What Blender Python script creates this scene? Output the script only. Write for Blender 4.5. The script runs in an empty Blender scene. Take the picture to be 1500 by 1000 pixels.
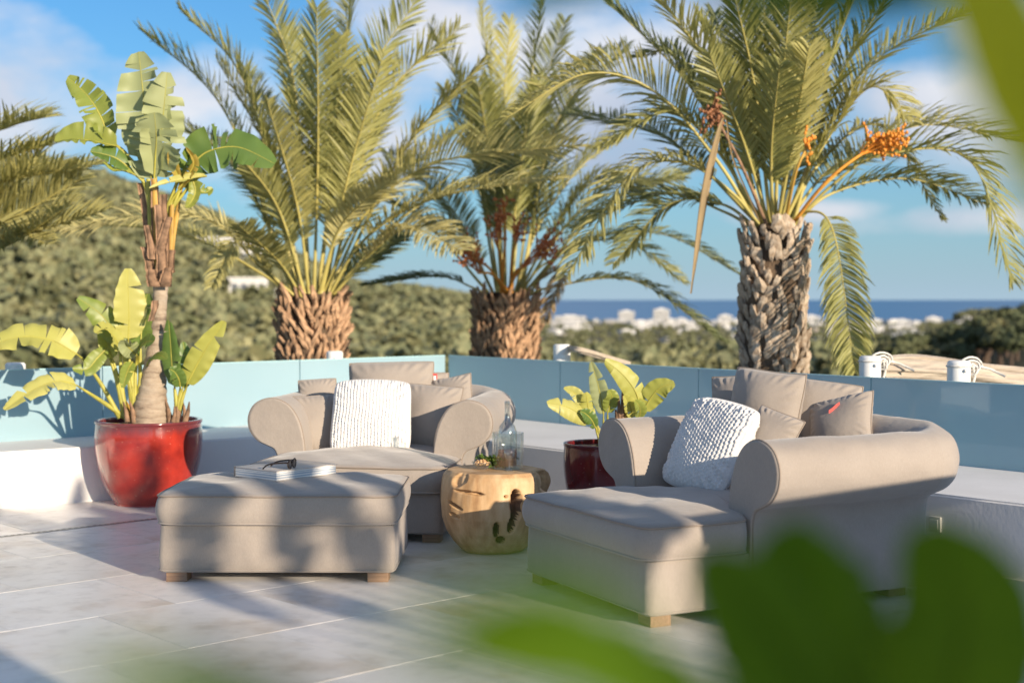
import bpy, bmesh, math, random
import numpy as np
from mathutils import Vector, Matrix

sc = bpy.context.scene
COL = sc.collection
PI = math.pi

# ------------------------------------------------------------------ camera
F = 2083.0                      # focal length in photo pixels (50 mm on 36 mm)
CAM_H = 1.40
PITCH = math.atan(62.0 / F)
cam_d = bpy.data.cameras.new('camera')
cam = bpy.data.objects.new('camera', cam_d)
COL.objects.link(cam)
cam.location = (0, 0, CAM_H)
cam.rotation_euler = (PI / 2 - PITCH, 0, 0)
cam_d.lens = 50.0
cam_d.sensor_width = 36.0
cam_d.clip_start = 0.05
cam_d.clip_end = 200000.0
cam_d.dof.use_dof = True
cam_d.dof.focus_distance = 7.5
cam_d.dof.aperture_fstop = 1.7
sc.camera = cam

# ------------------------------------------------------------------ sun and sky
SUN_EL = math.radians(14.5)
SUN_AZ = Vector((0.63, -0.777, 0)).normalized()        # horizontal direction towards the sun
SUN_DIR = Vector((SUN_AZ.x * math.cos(SUN_EL), SUN_AZ.y * math.cos(SUN_EL), math.sin(SUN_EL)))
sun_d = bpy.data.lights.new('sun', 'SUN')
sun_d.energy = 3.45
sun_d.angle = math.radians(0.5)
sun_d.color = (1.0, 0.84, 0.64)
sun = bpy.data.objects.new('sun', sun_d)
COL.objects.link(sun)
sun.rotation_euler = SUN_DIR.to_track_quat('Z', 'Y').to_euler()
sun.location = (20, -24, 12)

world = bpy.data.worlds.new('World')
sc.world = world
world.use_nodes = True
wt = world.node_tree
wt.nodes.clear()


def wn(t, **kw):
    n = wt.nodes.new(t)
    for k, v in kw.items():
        setattr(n, k, v)
    return n


def wmath(op, a, b=None, clamp=False):
    n = wn('ShaderNodeMath', operation=op)
    n.use_clamp = clamp
    for i, v in enumerate((a, b)):
        if v is None:
            continue
        if isinstance(v, (int, float)):
            n.inputs[i].default_value = v
        else:
            wt.links.new(v, n.inputs[i])
    return n.outputs[0]


sky = wn('ShaderNodeTexSky', sky_type='NISHITA')
sky.sun_disc = False
sky.sun_elevation = SUN_EL
sky.sun_rotation = math.atan2(SUN_AZ.x, SUN_AZ.y)
sky.altitude = 100
sky.air_density = 1.0
sky.dust_density = 0.6
sky.ozone_density = 2.2
tc = wn('ShaderNodeTexCoord')
sep = wn('ShaderNodeSeparateXYZ')
wt.links.new(tc.outputs['Generated'], sep.inputs[0])
# cloud banks: soft ellipses in direction space, broken up by noise
mp = wn('ShaderNodeMapping')
mp.inputs['Scale'].default_value = (1, 1, 1.9)
wt.links.new(tc.outputs['Generated'], mp.inputs['Vector'])
nz = wn('ShaderNodeTexNoise')
nz.inputs['Scale'].default_value = 9.0
nz.inputs['Detail'].default_value = 6.0
nz.inputs['Roughness'].default_value = 0.55
wt.links.new(mp.outputs[0], nz.inputs['Vector'])
nz2 = wn('ShaderNodeTexNoise')
nz2.inputs['Scale'].default_value = 4.0
nz2.inputs['Detail'].default_value = 3.0
wt.links.new(mp.outputs[0], nz2.inputs['Vector'])
banks = [(-0.36, 0.125, 0.13, 0.055), (-0.22, 0.125, 0.10, 0.045), (-0.05, 0.195, 0.09, 0.05), (-0.10, 0.12, 0.07, 0.05),
         (0.05, 0.155, 0.10, 0.075), (0.15, 0.17, 0.08, 0.05), (0.30, 0.12, 0.09, 0.045), (0.33, 0.175, 0.05, 0.025), (0.32, 0.052, 0.10, 0.014),
         (0.21, 0.060, 0.06, 0.010), (-0.6, 0.16, 0.15, 0.06), (0.62, 0.15, 0.16, 0.06), (0.0, 0.38, 0.30, 0.10), (-0.5, 0.42, 0.25, 0.12), (0.6, 0.45, 0.25, 0.12), (0.15, 0.62, 0.35, 0.13), (-0.45, 0.70, 0.3, 0.12), (0.55, 0.72, 0.25, 0.1), (0.0, 0.88, 0.35, 0.1), (-0.8, 0.25, 0.15, 0.12), (0.82, 0.25, 0.15, 0.12)]  # highest banks, out of view, added to whiten the fill light
acc = None
for (bx_, bz_, rx_, rz_) in banks:
    dx = wmath('MULTIPLY', wmath('SUBTRACT', sep.outputs[0], bx_), 1 / rx_)
    dz = wmath('MULTIPLY', wmath('SUBTRACT', sep.outputs[2], bz_), 1 / rz_)
    d2 = wmath('ADD', wmath('MULTIPLY', dx, dx), wmath('MULTIPLY', dz, dz))
    m = wmath('POWER', 2.718, wmath('MULTIPLY', d2, -0.9))
    acc = m if acc is None else wmath('MAXIMUM', acc, m)
dens = wmath('ADD', wmath('MULTIPLY', acc, 0.74), wmath('MULTIPLY', wmath('SUBTRACT', nz.outputs[0], 0.5), 1.5))
ramp = wn('ShaderNodeValToRGB')
ramp.color_ramp.elements[0].position = 0.22
ramp.color_ramp.elements[1].position = 0.72
wt.links.new(dens, ramp.inputs[0])
crmp = wn('ShaderNodeValToRGB')
crmp.color_ramp.elements[0].position = 0.36
crmp.color_ramp.elements[0].color = (0.44, 0.49, 0.62, 1)
crmp.color_ramp.elements[1].position = 0.62
crmp.color_ramp.elements[1].color = (0.86, 0.84, 0.86, 1)
wt.links.new(nz2.outputs[0], crmp.inputs[0])
cscale = wn('ShaderNodeMix', data_type='RGBA', blend_type='MULTIPLY')
cscale.inputs[0].default_value = 1.0
wt.links.new(crmp.outputs[0], cscale.inputs[6])
CLOUD_GAIN = 3.5
cscale.inputs[7].default_value = (CLOUD_GAIN, CLOUD_GAIN, CLOUD_GAIN, 1)
# pale blue air low over the horizon, all the way round
hz = wmath('POWER', 2.718, wmath('MULTIPLY', wmath('MAXIMUM', sep.outputs[2], 0.0), -11.0))
hmix = wn('ShaderNodeMix', data_type='RGBA')
wt.links.new(wmath('MULTIPLY', hz, 0.92), hmix.inputs[0])
tint = wn('ShaderNodeMix', data_type='RGBA', blend_type='MULTIPLY')
tint.inputs[0].default_value = 1.0
tint.inputs[7].default_value = (0.14, 0.325, 0.475, 1)
wt.links.new(sky.outputs[0], tint.inputs[6])
wt.links.new(tint.outputs[2], hmix.inputs[6])
hmix.inputs[7].default_value = (1.38, 1.86, 2.28, 1)
cmix = wn('ShaderNodeMix', data_type='RGBA')
wt.links.new(wmath('MULTIPLY', ramp.outputs[0], 0.85), cmix.inputs[0])
wt.links.new(hmix.outputs[2], cmix.inputs[6])
wt.links.new(cscale.outputs[2], cmix.inputs[7])
bg = wn('ShaderNodeBackground')
bg.inputs[1].default_value = 0.15
wt.links.new(cmix.outputs[2], bg.inputs[0])
wo = wn('ShaderNodeOutputWorld')
wt.links.new(bg.outputs[0], wo.inputs[0])

sc.view_settings.view_transform = 'Standard'
sc.view_settings.look = 'None'
sc.view_settings.gamma = 1.0
sc.view_settings.use_curve_mapping = False
sc.view_settings.exposure = 1.05
sc.render.engine = 'CYCLES'
sc.cycles.use_denoising = True
sc.cycles.max_bounces = 10
sc.cycles.transparent_max_bounces = 24
sc.cycles.sample_clamp_indirect = 8.0


# ------------------------------------------------------------------ helpers
def px(u, v, Y):
    """photo pixel -> world point at depth Y"""
    dx = (u - 750.0) / F
    dz = (500.0 - v) / F
    dy = math.cos(PITCH) + dz * math.sin(PITCH)
    dv = -math.sin(PITCH) + dz * math.cos(PITCH)
    t = Y / dy
    return Vector((dx * t, Y, CAM_H + dv * t))


def floor_px(u, v, z=0.0):
    dz = (500.0 - v) / F
    dy = math.cos(PITCH) + dz * math.sin(PITCH)
    dv = -math.sin(PITCH) + dz * math.cos(PITCH)
    return px(u, v, (z - CAM_H) / dv * dy)


class MB:
    """collects geometry for one mesh object"""
    def __init__(self):
        self.v = []
        self.f = []

    def add(self, vs, fs):
        o = len(self.v)
        self.v.extend([tuple(p) for p in vs])
        self.f.extend([tuple(i + o for i in q) for q in fs])
        return self

    def box(self, x0, x1, y0, y1, z0, z1):
        vs = [(x, y, z) for x in (x0, x1) for y in (y0, y1) for z in (z0, z1)]
        fs = [(0, 1, 3, 2), (4, 6, 7, 5), (0, 4, 5, 1), (2, 3, 7, 6), (0, 2, 6, 4), (1, 5, 7, 3)]
        return self.add(vs, fs)

    def bevbox(self, x0, x1, y0, y1, z0, z1, b=0.006):
        bm = bmesh.new()
        bmesh.ops.create_cube(bm, size=1.0)
        for v in bm.verts:
            v.co = Vector(((x0 + x1) / 2 + v.co.x * (x1 - x0), (y0 + y1) / 2 + v.co.y * (y1 - y0), (z0 + z1) / 2 + v.co.z * (z1 - z0)))
        bmesh.ops.bevel(bm, geom=list(bm.edges), offset=b, segments=2, affect='EDGES', profile=0.6)
        bm.verts.index_update()
        vs = [tuple(v.co) for v in bm.verts]
        fs = [tuple(v.index for v in f.verts) for f in bm.faces]
        bm.free()
        return self.add(vs, fs)

    def grid(self, P, close_u=False, close_v=False):
        """P: array (n, m, 3)"""
        n, m = len(P), len(P[0])
        vs = [tuple(P[i][j]) for i in range(n) for j in range(m)]
        fs = []
        for i in range(n if close_u else n - 1):
            for j in range(m if close_v else m - 1):
                a, b = i * m + j, ((i + 1) % n) * m + j
                c, d = ((i + 1) % n) * m + (j + 1) % m, i * m + (j + 1) % m
                fs.append((a, b, c, d))
        return self.add(vs, fs)

    def tube(self, pts, rad, seg=8, closed=False, cap=True):
        pts = [Vector(p) for p in pts]
        n = len(pts)
        if not hasattr(rad, '__len__'):
            rad = [rad] * n
        rows = []
        up = None
        for i in range(n):
            if closed:
                t = (pts[(i + 1) % n] - pts[i - 1])
            else:
                t = pts[min(i + 1, n - 1)] - pts[max(i - 1, 0)]
            if t.length < 1e-9:
                t = Vector((0, 0, 1))
            t.normalize()
            if up is None:
                up = Vector((0, 0, 1)) if abs(t.z) < 0.9 else Vector((1, 0, 0))
            s = t.cross(up)
            if s.length < 1e-6:
                s = t.cross(Vector((1, 0.3, 0)))
            s.normalize()
            up = s.cross(t).normalized()
            rows.append([pts[i] + (s * math.cos(a) + up * math.sin(a)) * rad[i] for a in [2 * PI * k / seg for k in range(seg)]])
        self.grid(rows, close_u=closed, close_v=True)
        if cap and not closed:
            o = len(self.v)
            self.f.append(tuple(range(o - n * seg + seg - 1, o - n * seg - 1, -1)))
            self.f.append(tuple(range(o - seg, o)))
        return self

    def lathe(self, prof, seg=48, c=(0, 0, 0)):
        rows = [[(c[0] + r * math.cos(a), c[1] + r * math.sin(a), c[2] + z) for a in [2 * PI * k / seg for k in range(seg)]] for r, z in prof]
        return self.grid(rows, close_v=True)

    def build(self, name, mat, parent=None, smooth=True, off=None, angle=None):
        me = bpy.data.meshes.new(name)
        vs = self.v
        if off is not None:
            vs = [(p[0] - off[0], p[1] - off[1], p[2] - off[2]) for p in vs]
        me.from_pydata(vs, [], self.f)
        me.update()
        if smooth:
            me.polygons.foreach_set('use_smooth', [True] * len(me.polygons))
            if angle:
                me.set_sharp_from_angle(angle=math.radians(angle))
        me.materials.append(mat)
        return link(name, me, parent)


def link(name, me, parent=None):
    o = bpy.data.objects.new(name, me)
    COL.objects.link(o)
    if parent is not None:
        o.parent = parent
    return o


def recalc(o):
    bm = bmesh.new()
    bm.from_mesh(o.data)
    bmesh.ops.recalc_face_normals(bm, faces=bm.faces)
    bm.to_mesh(o.data)
    bm.free()
    return o


def thing(name, label, cat, loc=(0, 0, 0), rz=0.0, group=None):
    o = bpy.data.objects.new(name, None)
    COL.objects.link(o)
    o.location = loc
    o.rotation_euler = (0, 0, rz)
    o.empty_display_size = 0.1
    return tag(o, label, cat, group)


def tag(o, label, cat, group=None):
    o['label'] = label
    o['category'] = cat
    if group:
        o['group'] = group
    return o


def struct(o):
    o['kind'] = 'structure'
    return o


def catmull(pts, n, closed=False):
    pts = [np.array(p, float) for p in pts]
    if len(pts) == 2:
        return [pts[0] + (pts[1] - pts[0]) * k / (n - 1) for k in range(n)]
    m = len(pts)
    out = []
    segs = m if closed else m - 1
    for k in range(n):
        t = k / n * segs if closed else k / (n - 1) * segs
        i = min(int(t), segs - 1)
        u = t - i
        if closed:
            p0, p1, p2, p3 = pts[(i - 1) % m], pts[i % m], pts[(i + 1) % m], pts[(i + 2) % m]
        else:
            p1, p2 = pts[i], pts[i + 1]
            p0 = pts[i - 1] if i > 0 else 2 * p1 - p2
            p3 = pts[i + 2] if i + 2 < m else 2 * p2 - p1
        out.append(0.5 * ((2 * p1) + (-p0 + p2) * u + (2 * p0 - 5 * p1 + 4 * p2 - p3) * u * u + (-p0 + 3 * p1 - 3 * p2 + p3) * u ** 3))
    return out


# ------------------------------------------------------------------ materials
class NT:
    def __init__(self, name):
        self.m = bpy.data.materials.new(name)
        self.m.use_nodes = True
        self.t = self.m.node_tree
        self.b = self.t.nodes['Principled BSDF']
        self.out = self.t.nodes['Material Output']

    def n(self, t, **kw):
        x = self.t.nodes.new(t)
        for k, v in kw.items():
            setattr(x, k, v)
        return x

    def l(self, a, b):
        self.t.links.new(a, b)

    def coord(self, kind='Object', scale=(1, 1, 1), rot=(0, 0, 0)):
        c = self.n('ShaderNodeTexCoord')
        m = self.n('ShaderNodeMapping')
        m.inputs['Scale'].default_value = scale
        m.inputs['Rotation'].default_value = rot
        self.l(c.outputs[kind], m.inputs[0])
        return m.outputs[0]

    def noise(self, vec, scale, detail=4.0, rough=0.55):
        x = self.n('ShaderNodeTexNoise')
        x.inputs['Scale'].default_value = scale
        x.inputs['Detail'].default_value = detail
        x.inputs['Roughness'].default_value = rough
        self.l(vec, x.inputs['Vector'])
        return x.outputs[0]

    def ramp(self, fac, stops):
        r = self.n('ShaderNodeValToRGB')
        e = r.color_ramp.elements
        while len(e) < len(stops):
            e.new(0.5)
        for k, (p, c) in enumerate(stops):
            e[k].position = p
            e[k].color = (c[0], c[1], c[2], 1) if hasattr(c, '__len__') else (c, c, c, 1)
        self.l(fac, r.inputs[0])
        return r.outputs[0]

    def mix(self, a, b, fac, blend='MIX'):
        x = self.n('ShaderNodeMix', data_type='RGBA', blend_type=blend)
        for i, v in ((0, fac), (6, a), (7, b)):
            if isinstance(v, (int, float)):
                x.inputs[i].default_value = v
            elif isinstance(v, tuple):
                x.inputs[i].default_value = (v[0], v[1], v[2], 1)
            else:
                self.l(v, x.inputs[i])
        return x.outputs[2]

    def math(self, op, a, b=None):
        x = self.n('ShaderNodeMath', operation=op)
        for i, v in enumerate((a, b)):
            if v is None:
                continue
            if isinstance(v, (int, float)):
                x.inputs[i].default_value = v
            else:
                self.l(v, x.inputs[i])
        return x.outputs[0]

    def bump(self, h, strength=0.3, dist=0.01):
        x = self.n('ShaderNodeBump')
        x.inputs['Strength'].default_value = strength
        x.inputs['Distance'].default_value = dist
        self.l(h, x.inputs['Height'])
        self.l(x.outputs[0], self.b.inputs['Normal'])
        return x

    def col(self, c):
        if isinstance(c, tuple):
            self.b.inputs['Base Color'].default_value = (c[0], c[1], c[2], 1)
        else:
            self.l(c, self.b.inputs['Base Color'])

    def rough(self, r):
        if isinstance(r, (int, float)):
            self.b.inputs['Roughness'].default_value = r
        else:
            self.l(r, self.b.inputs['Roughness'])

    def rnd(self):
        return self.n('ShaderNodeObjectInfo').outputs['Random']


def plain(name, c, rough=0.6, metal=0.0, var=0.06, nscale=12.0, bump=0.0, bscale=60.0):
    t = NT(name)
    v = t.coord()
    f = t.noise(v, nscale)
    lo = tuple(max(0, x * (1 - var)) for x in c)
    hi = tuple(min(1, x * (1 + var)) for x in c)
    t.col(t.ramp(f, [(0.3, lo), (0.7, hi)]))
    t.rough(rough)
    t.b.inputs['Metallic'].default_value = metal
    if bump:
        t.bump(t.noise(v, bscale), bump, 0.004)
    return t.m


def leafmat(name, cols, trans=0.35, rough=0.5, nscale=3.0, rndamt=0.5, gloss=0.4, streak=None):
    """two-sided leaf: principled mixed with translucent"""
    t = NT(name)
    v = t.coord('Object', scale=streak or (1, 1, 1))
    f = t.noise(v, nscale, 4)
    fac = t.math('ADD', t.math('MULTIPLY', f, 1 - rndamt), t.math('MULTIPLY', t.rnd(), rndamt))
    n = len(cols)
    c = t.ramp(fac, [(0.25 + 0.5 * k / (n - 1), cc) for k, cc in enumerate(cols)])
    t.col(c)
    t.rough(rough)
    t.b.inputs['Specular IOR Level'].default_value = gloss
    tr = t.n('ShaderNodeBsdfTranslucent')
    t.l(t.mix(c, (1.0, 0.95, 0.35), 0.35, 'MULTIPLY'), tr.inputs[0])
    mx = t.n('ShaderNodeMixShader')
    mx.inputs[0].default_value = trans
    t.l(t.b.outputs[0], mx.inputs[1])
    t.l(tr.outputs[0], mx.inputs[2])
    t.l(mx.outputs[0], t.out.inputs[0])
    return t.m


M = {}
# woven taupe outdoor fabric
t = NT('taupe_fabric')
v = t.coord()
f = t.noise(v, 2.2, 3)
fw = t.noise(t.coord(scale=(1, 1, 0.25)), 240, 2)
c = t.ramp(f, [(0.3, (0.315, 0.270, 0.232)), (0.7, (0.37, 0.32, 0.277))])
t.col(t.mix(c, t.ramp(fw, [(0.3, 0.82), (0.7, 1.0)]), 0.6, 'MULTIPLY'))
t.rough(0.85)
t.b.inputs['Sheen Weight'].default_value = 0.25
t.b.inputs['Sheen Roughness'].default_value = 0.5
b1 = t.n('ShaderNodeBump'); b1.inputs['Strength'].default_value = 0.5; b1.inputs['Distance'].default_value = 0.018
t.l(t.noise(t.coord(), 7.0, 4, 0.5), b1.inputs['Height'])
b2 = t.bump(fw, 0.2, 0.002)
t.l(b1.outputs[0], b2.inputs['Normal'])
M['fabric'] = t.m
M['piping'] = plain('taupe_piping', (0.27, 0.22, 0.18), 0.85, nscale=40)
t = NT('white_knit')
f = t.noise(t.coord(), 160, 3)
t.col(t.ramp(f, [(0.3, (0.60, 0.59, 0.58)), (0.7, (0.70, 0.69, 0.68))]))
t.rough(0.9)
t.b.inputs['Sheen Weight'].default_value = 0.3
t.bump(f, 0.4, 0.003)
M['knit'] = t.m
M['grey_label'] = plain('grey_label', (0.35, 0.34, 0.34), 0.7)
M['red_tag'] = plain('red_tag', (0.65, 0.06, 0.05), 0.6)
M['white_print'] = plain('white_print', (0.8, 0.78, 0.76), 0.6)

# wooden feet
t = NT('foot_wood')
w = t.noise(t.coord(scale=(2, 30, 30)), 4, 4)
t.col(t.ramp(w, [(0.3, (0.20, 0.12, 0.075)), (0.7, (0.34, 0.215, 0.14))]))
t.rough(0.55)
M['foot'] = t.m

# white rendered masonry
t = NT('white_render')
v = t.coord()
f = t.noise(v, 1.4, 5, 0.6)
t.col(t.ramp(f, [(0.25, (0.70, 0.695, 0.68)), (0.6, (0.80, 0.795, 0.785))]))
t.rough(0.75)
t.bump(t.noise(v, 45, 4), 0.25, 0.004)
M['render'] = t.m

# stone tiles
t = NT('stone_tile')
c0 = t.n('ShaderNodeTexCoord')
ad = t.n('ShaderNodeVectorMath', operation='ADD')
oi = t.n('ShaderNodeObjectInfo')
sc3 = t.n('ShaderNodeVectorMath', operation='SCALE')
t.l(oi.outputs['Location'], sc3.inputs[0]); sc3.inputs['Scale'].default_value = 7.3
t.l(c0.outputs['Object'], ad.inputs[0]); t.l(sc3.outputs[0], ad.inputs[1])
f1 = t.noise(ad.outputs[0], 1.7, 6, 0.62)
f2 = t.noise(ad.outputs[0], 9.0, 5, 0.6)
base = t.ramp(f1, [(0.30, (0.60, 0.53, 0.46)), (0.46, (0.765, 0.735, 0.70)), (0.70, (0.83, 0.815, 0.80))])
spk = t.ramp(f2, [(0.32, 0.74), (0.5, 1.0)])
c = t.mix(base, spk, 0.55, 'MULTIPLY')
c = t.mix(c, t.ramp(t.rnd(), [(0, 0.90), (1, 1.0)]), 1.0, 'MULTIPLY')
t.col(c)
t.rough(t.ramp(f2, [(0.3, 0.42), (0.7, 0.28)]))
t.b.inputs['Specular IOR Level'].default_value = 0.45
t.bump(f2, 0.12, 0.004)
M['tile'] = t.m
M['grout'] = plain('grout', (0.62, 0.595, 0.565), 0.9, nscale=20)
M['drain'] = plain('drain_metal', (0.45, 0.45, 0.44), 0.4, metal=0.6)

# frosted aqua glass
t = NT('frosted_glass')
v = t.coord()
f = t.noise(v, 1.3, 4)
c = t.ramp(f, [(0.3, (0.355, 0.515, 0.585)), (0.7, (0.395, 0.545, 0.61))])
t.col(c)
t.rough(0.10)
t.b.inputs['IOR'].default_value = 1.5
t.b.inputs['Coat Weight'].default_value = 1.0
t.b.inputs['Coat Roughness'].default_value = 0.03
t.rough(0.45)
tr = t.n('ShaderNodeBsdfTranslucent')
tr.inputs[0].default_value = (0.36, 0.76, 0.86, 1)
mx = t.n('ShaderNodeMixShader')
mx.inputs[0].default_value = 0.30
t.l(t.b.outputs[0], mx.inputs[1]); t.l(tr.outputs[0], mx.inputs[2]); t.l(mx.outputs[0], t.out.inputs[0])
M['glass_frost'] = t.m
t = NT('glass_edge')
t.col((0.42, 0.66, 0.68)); t.rough(0.2)
M['glass_edge'] = t.m
M['white_paint'] = plain('white_paint', (0.78, 0.78, 0.77), 0.4, var=0.03)
M['rope'] = plain('white_rope', (0.62, 0.60, 0.56), 0.9, var=0.2, nscale=60)
t = NT('sail_cloth')
v = t.coord()
f = t.noise(t.coord(scale=(1, 1, 6)), 4, 4)
t.col(t.ramp(f, [(0.3, (0.36, 0.30, 0.24)), (0.7, (0.50, 0.43, 0.35))]))
t.rough(0.9)
t.bump(f, 0.8, 0.03)
M['sail'] = t.m

# red glazed pot
def glaze(name, red, dark, rim):
    t = NT(name)
    c0 = t.n('ShaderNodeTexCoord')
    sx = t.n('ShaderNodeSeparateXYZ')
    t.l(c0.outputs['Object'], sx.inputs[0])
    drip = t.noise(t.coord(scale=(9, 9, 1.2)), 1.6, 4)
    h = t.math('ADD', sx.outputs[2], t.math('MULTIPLY', t.math('SUBTRACT', drip, 0.5), 0.10))
    f = t.noise(t.coord(), 5, 5)
    body = t.ramp(f, [(0.3, dark), (0.62, red)])
    col = t.mix(body, rim, t.ramp(h, [(0.485, 0.0), (0.535, 0.75)]))
    spk = t.noise(t.coord(), 70, 2)
    col = t.mix(col, (0.55, 0.35, 0.25), t.ramp(spk, [(0.70, 0.0), (0.75, 0.5)]))
    t.col(col)
    t.rough(0.16)
    t.b.inputs['Coat Weight'].default_value = 0.8
    t.b.inputs['Coat Roughness'].default_value = 0.05
    t.bump(t.noise(t.coord(), 14, 3), 0.06, 0.01)
    return t.m


M['pot_red'] = glaze('red_glaze', (0.46, 0.040, 0.022), (0.20, 0.015, 0.012), (0.10, 0.03, 0.035))
M['pot_maroon'] = glaze('maroon_glaze', (0.15, 0.012, 0.014), (0.06, 0.008, 0.010), (0.07, 0.02, 0.02))
M['soil'] = plain('soil', (0.10, 0.07, 0.045), 0.95, var=0.5, nscale=30, bump=0.8, bscale=40)

# plant materials
M['strel'] = leafmat('strelitzia_leaf', [(0.115, 0.195, 0.045), (0.20, 0.275, 0.055), (0.33, 0.35, 0.07)], 0.34, 0.42, 2.5, 0.5, 0.5)
M['strel_pale'] = leafmat('strelitzia_leaf_pale', [(0.26, 0.31, 0.14), (0.33, 0.37, 0.18), (0.38, 0.41, 0.20)], 0.25, 0.5, 2.5, 0.4, 0.4)
M['strel_young'] = leafmat('strelitzia_leaf_yellow', [(0.36, 0.37, 0.07), (0.48, 0.46, 0.12), (0.54, 0.51, 0.17)], 0.30, 0.45, 4, 0.4, 0.4)
M['strel_dry'] = leafmat('strelitzia_leaf_dry', [(0.20, 0.11, 0.045), (0.40, 0.30, 0.06), (0.45, 0.36, 0.10)], 0.2, 0.7, 5, 0.3, 0.2)
M['stalk'] = plain('leaf_stalk', (0.36, 0.33, 0.055), 0.5, var=0.25, nscale=9)
M['stalk_orange'] = plain('leaf_stalk_orange', (0.42, 0.25, 0.05), 0.6, var=0.3, nscale=9)
M['stub'] = plain('stalk_stub', (0.25, 0.15, 0.09), 0.9, var=0.55, nscale=18, bump=0.6, bscale=70)
t = NT('strelitzia_trunk')
rings = t.noise(t.coord(scale=(2.2, 2.2, 9)), 2.2, 6, 0.65)
f = t.noise(t.coord(), 20, 4)
c = t.ramp(rings, [(0.32, (0.15, 0.105, 0.075)), (0.46, (0.36, 0.28, 0.205)), (0.7, (0.48, 0.40, 0.31))])
t.col(t.mix(c, t.ramp(f, [(0.3, 0.65), (0.6, 1.0)]), 0.6, 'MULTIPLY'))
t.rough(0.85)
t.bump(rings, 0.7, 0.02)
M['strel_trunk'] = t.m
M['frond'] = leafmat('palm_frond', [(0.29, 0.30, 0.10), (0.41, 0.40, 0.145), (0.54, 0.50, 0.20)], 0.38, 0.45, 0.9, 0.5, 0.4)
M['frond_blue'] = leafmat('palm_frond_blue', [(0.18, 0.205, 0.09), (0.27, 0.29, 0.12), (0.38, 0.375, 0.15)], 0.36, 0.45, 0.9, 0.5, 0.4)
M['frond_yellow'] = leafmat('palm_frond_yellow', [(0.38, 0.36, 0.13), (0.50, 0.46, 0.19), (0.60, 0.54, 0.26)], 0.34, 0.5, 0.9, 0.4, 0.4)
M['frond_dry'] = leafmat('palm_frond_dry', [(0.30, 0.22, 0.12), (0.46, 0.34, 0.19), (0.52, 0.40, 0.24)], 0.2, 0.8, 2, 0.4, 0.2)
M['rachis'] = plain('frond_rachis', (0.42, 0.36, 0.11), 0.45, var=0.2, nscale=3)
M['rachis_orange'] = plain('frond_rachis_orange', (0.50, 0.30, 0.06), 0.5, var=0.25, nscale=3)
M['dates'] = plain('dates_orange', (0.72, 0.27, 0.03), 0.5, var=0.3, nscale=25)
M['dates_dark'] = plain('dates_russet', (0.62, 0.20, 0.06), 0.6, var=0.35, nscale=25)
M['dates_dull'] = plain('dates_dull', (0.26, 0.11, 0.05), 0.6, var=0.35, nscale=25)
M['date_stalk'] = plain('date_stalk', (0.90, 0.38, 0.06), 0.55, var=0.2)
t = NT('palm_trunk_fibre')
f = t.noise(t.coord(scale=(8, 8, 3)), 3, 6, 0.7)
t.col(t.ramp(f, [(0.3, (0.055, 0.036, 0.024)), (0.7, (0.20, 0.135, 0.085))]))
t.rough(0.95)
t.bump(f, 1.0, 0.03)
M['fibre'] = t.m
t = NT('palm_leaf_base')
f = t.noise(t.coord(), 30, 5, 0.65)
c = t.ramp(f, [(0.3, (0.27, 0.18, 0.115)), (0.5, (0.46, 0.36, 0.265)), (0.72, (0.62, 0.53, 0.43))])
t.col(t.mix(c, t.ramp(t.rnd(), [(0, 0.5), (1, 1.0)]), 0.85, 'MULTIPLY'))
t.rough(0.9)
t.bump(f, 0.5, 0.01)
M['boot'] = t.m
M['boot_brown'] = plain('palm_leaf_base_brown', (0.42, 0.26, 0.155), 0.95, var=0.5, nscale=25, bump=0.6, bscale=60)
t = NT('pine_foliage')
v = t.coord('Object')
f = t.math('ADD', t.math('MULTIPLY', t.noise(v, 0.13, 3), 0.6), t.math('MULTIPLY', t.noise(v, 0.9, 2), 0.4))
t.col(t.ramp(f, [(0.36, (0.105, 0.122, 0.058)), (0.5, (0.175, 0.182, 0.090)), (0.64, (0.28, 0.262, 0.13))]))
t.rough(0.8)
M['pine'] = t.m
t = NT('pine_foliage_near')
v = t.coord('Object')
f = t.math('ADD', t.math('MULTIPLY', t.noise(v, 0.9, 3), 0.4), t.math('MULTIPLY', t.rnd(), 0.6))
t.col(t.ramp(f, [(0.2, (0.060, 0.075, 0.032)), (0.5, (0.10, 0.11, 0.045)), (0.8, (0.17, 0.16, 0.07))]))
t.rough(0.8)
M['pine_near'] = t.m
M['bark'] = plain('pine_bark', (0.11, 0.075, 0.055), 0.95, var=0.4)
t = NT('hill_ground')
v = t.coord('Object')
f = t.noise(v, 0.02, 6, 0.65)
t.col(t.ramp(f, [(0.35, (0.060, 0.066, 0.03)), (0.52, (0.11, 0.10, 0.052)), (0.7, (0.22, 0.17, 0.11))]))
t.rough(0.95)
M['hill'] = t.m
t = NT('sea_water')
v = t.coord('Object')
t.col((0.03, 0.145, 0.31)); t.rough(0.35)
t.b.inputs['IOR'].default_value = 1.33
t.bump(t.noise(v, 0.05, 5), 0.5, 1.0)
M['sea'] = t.m
M['town_wall'] = plain('town_white_wall', (0.60, 0.59, 0.58), 0.8, var=0.05, nscale=0.2)
M['town_wall2'] = plain('town_cream_wall', (0.40, 0.36, 0.32), 0.8, var=0.08, nscale=0.2)
M['town_dark'] = plain('town_window', (0.07, 0.085, 0.11), 0.3)
M['town_roof'] = plain('town_roof', (0.42, 0.30, 0.23), 0.9, var=0.15, nscale=0.3)

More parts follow.
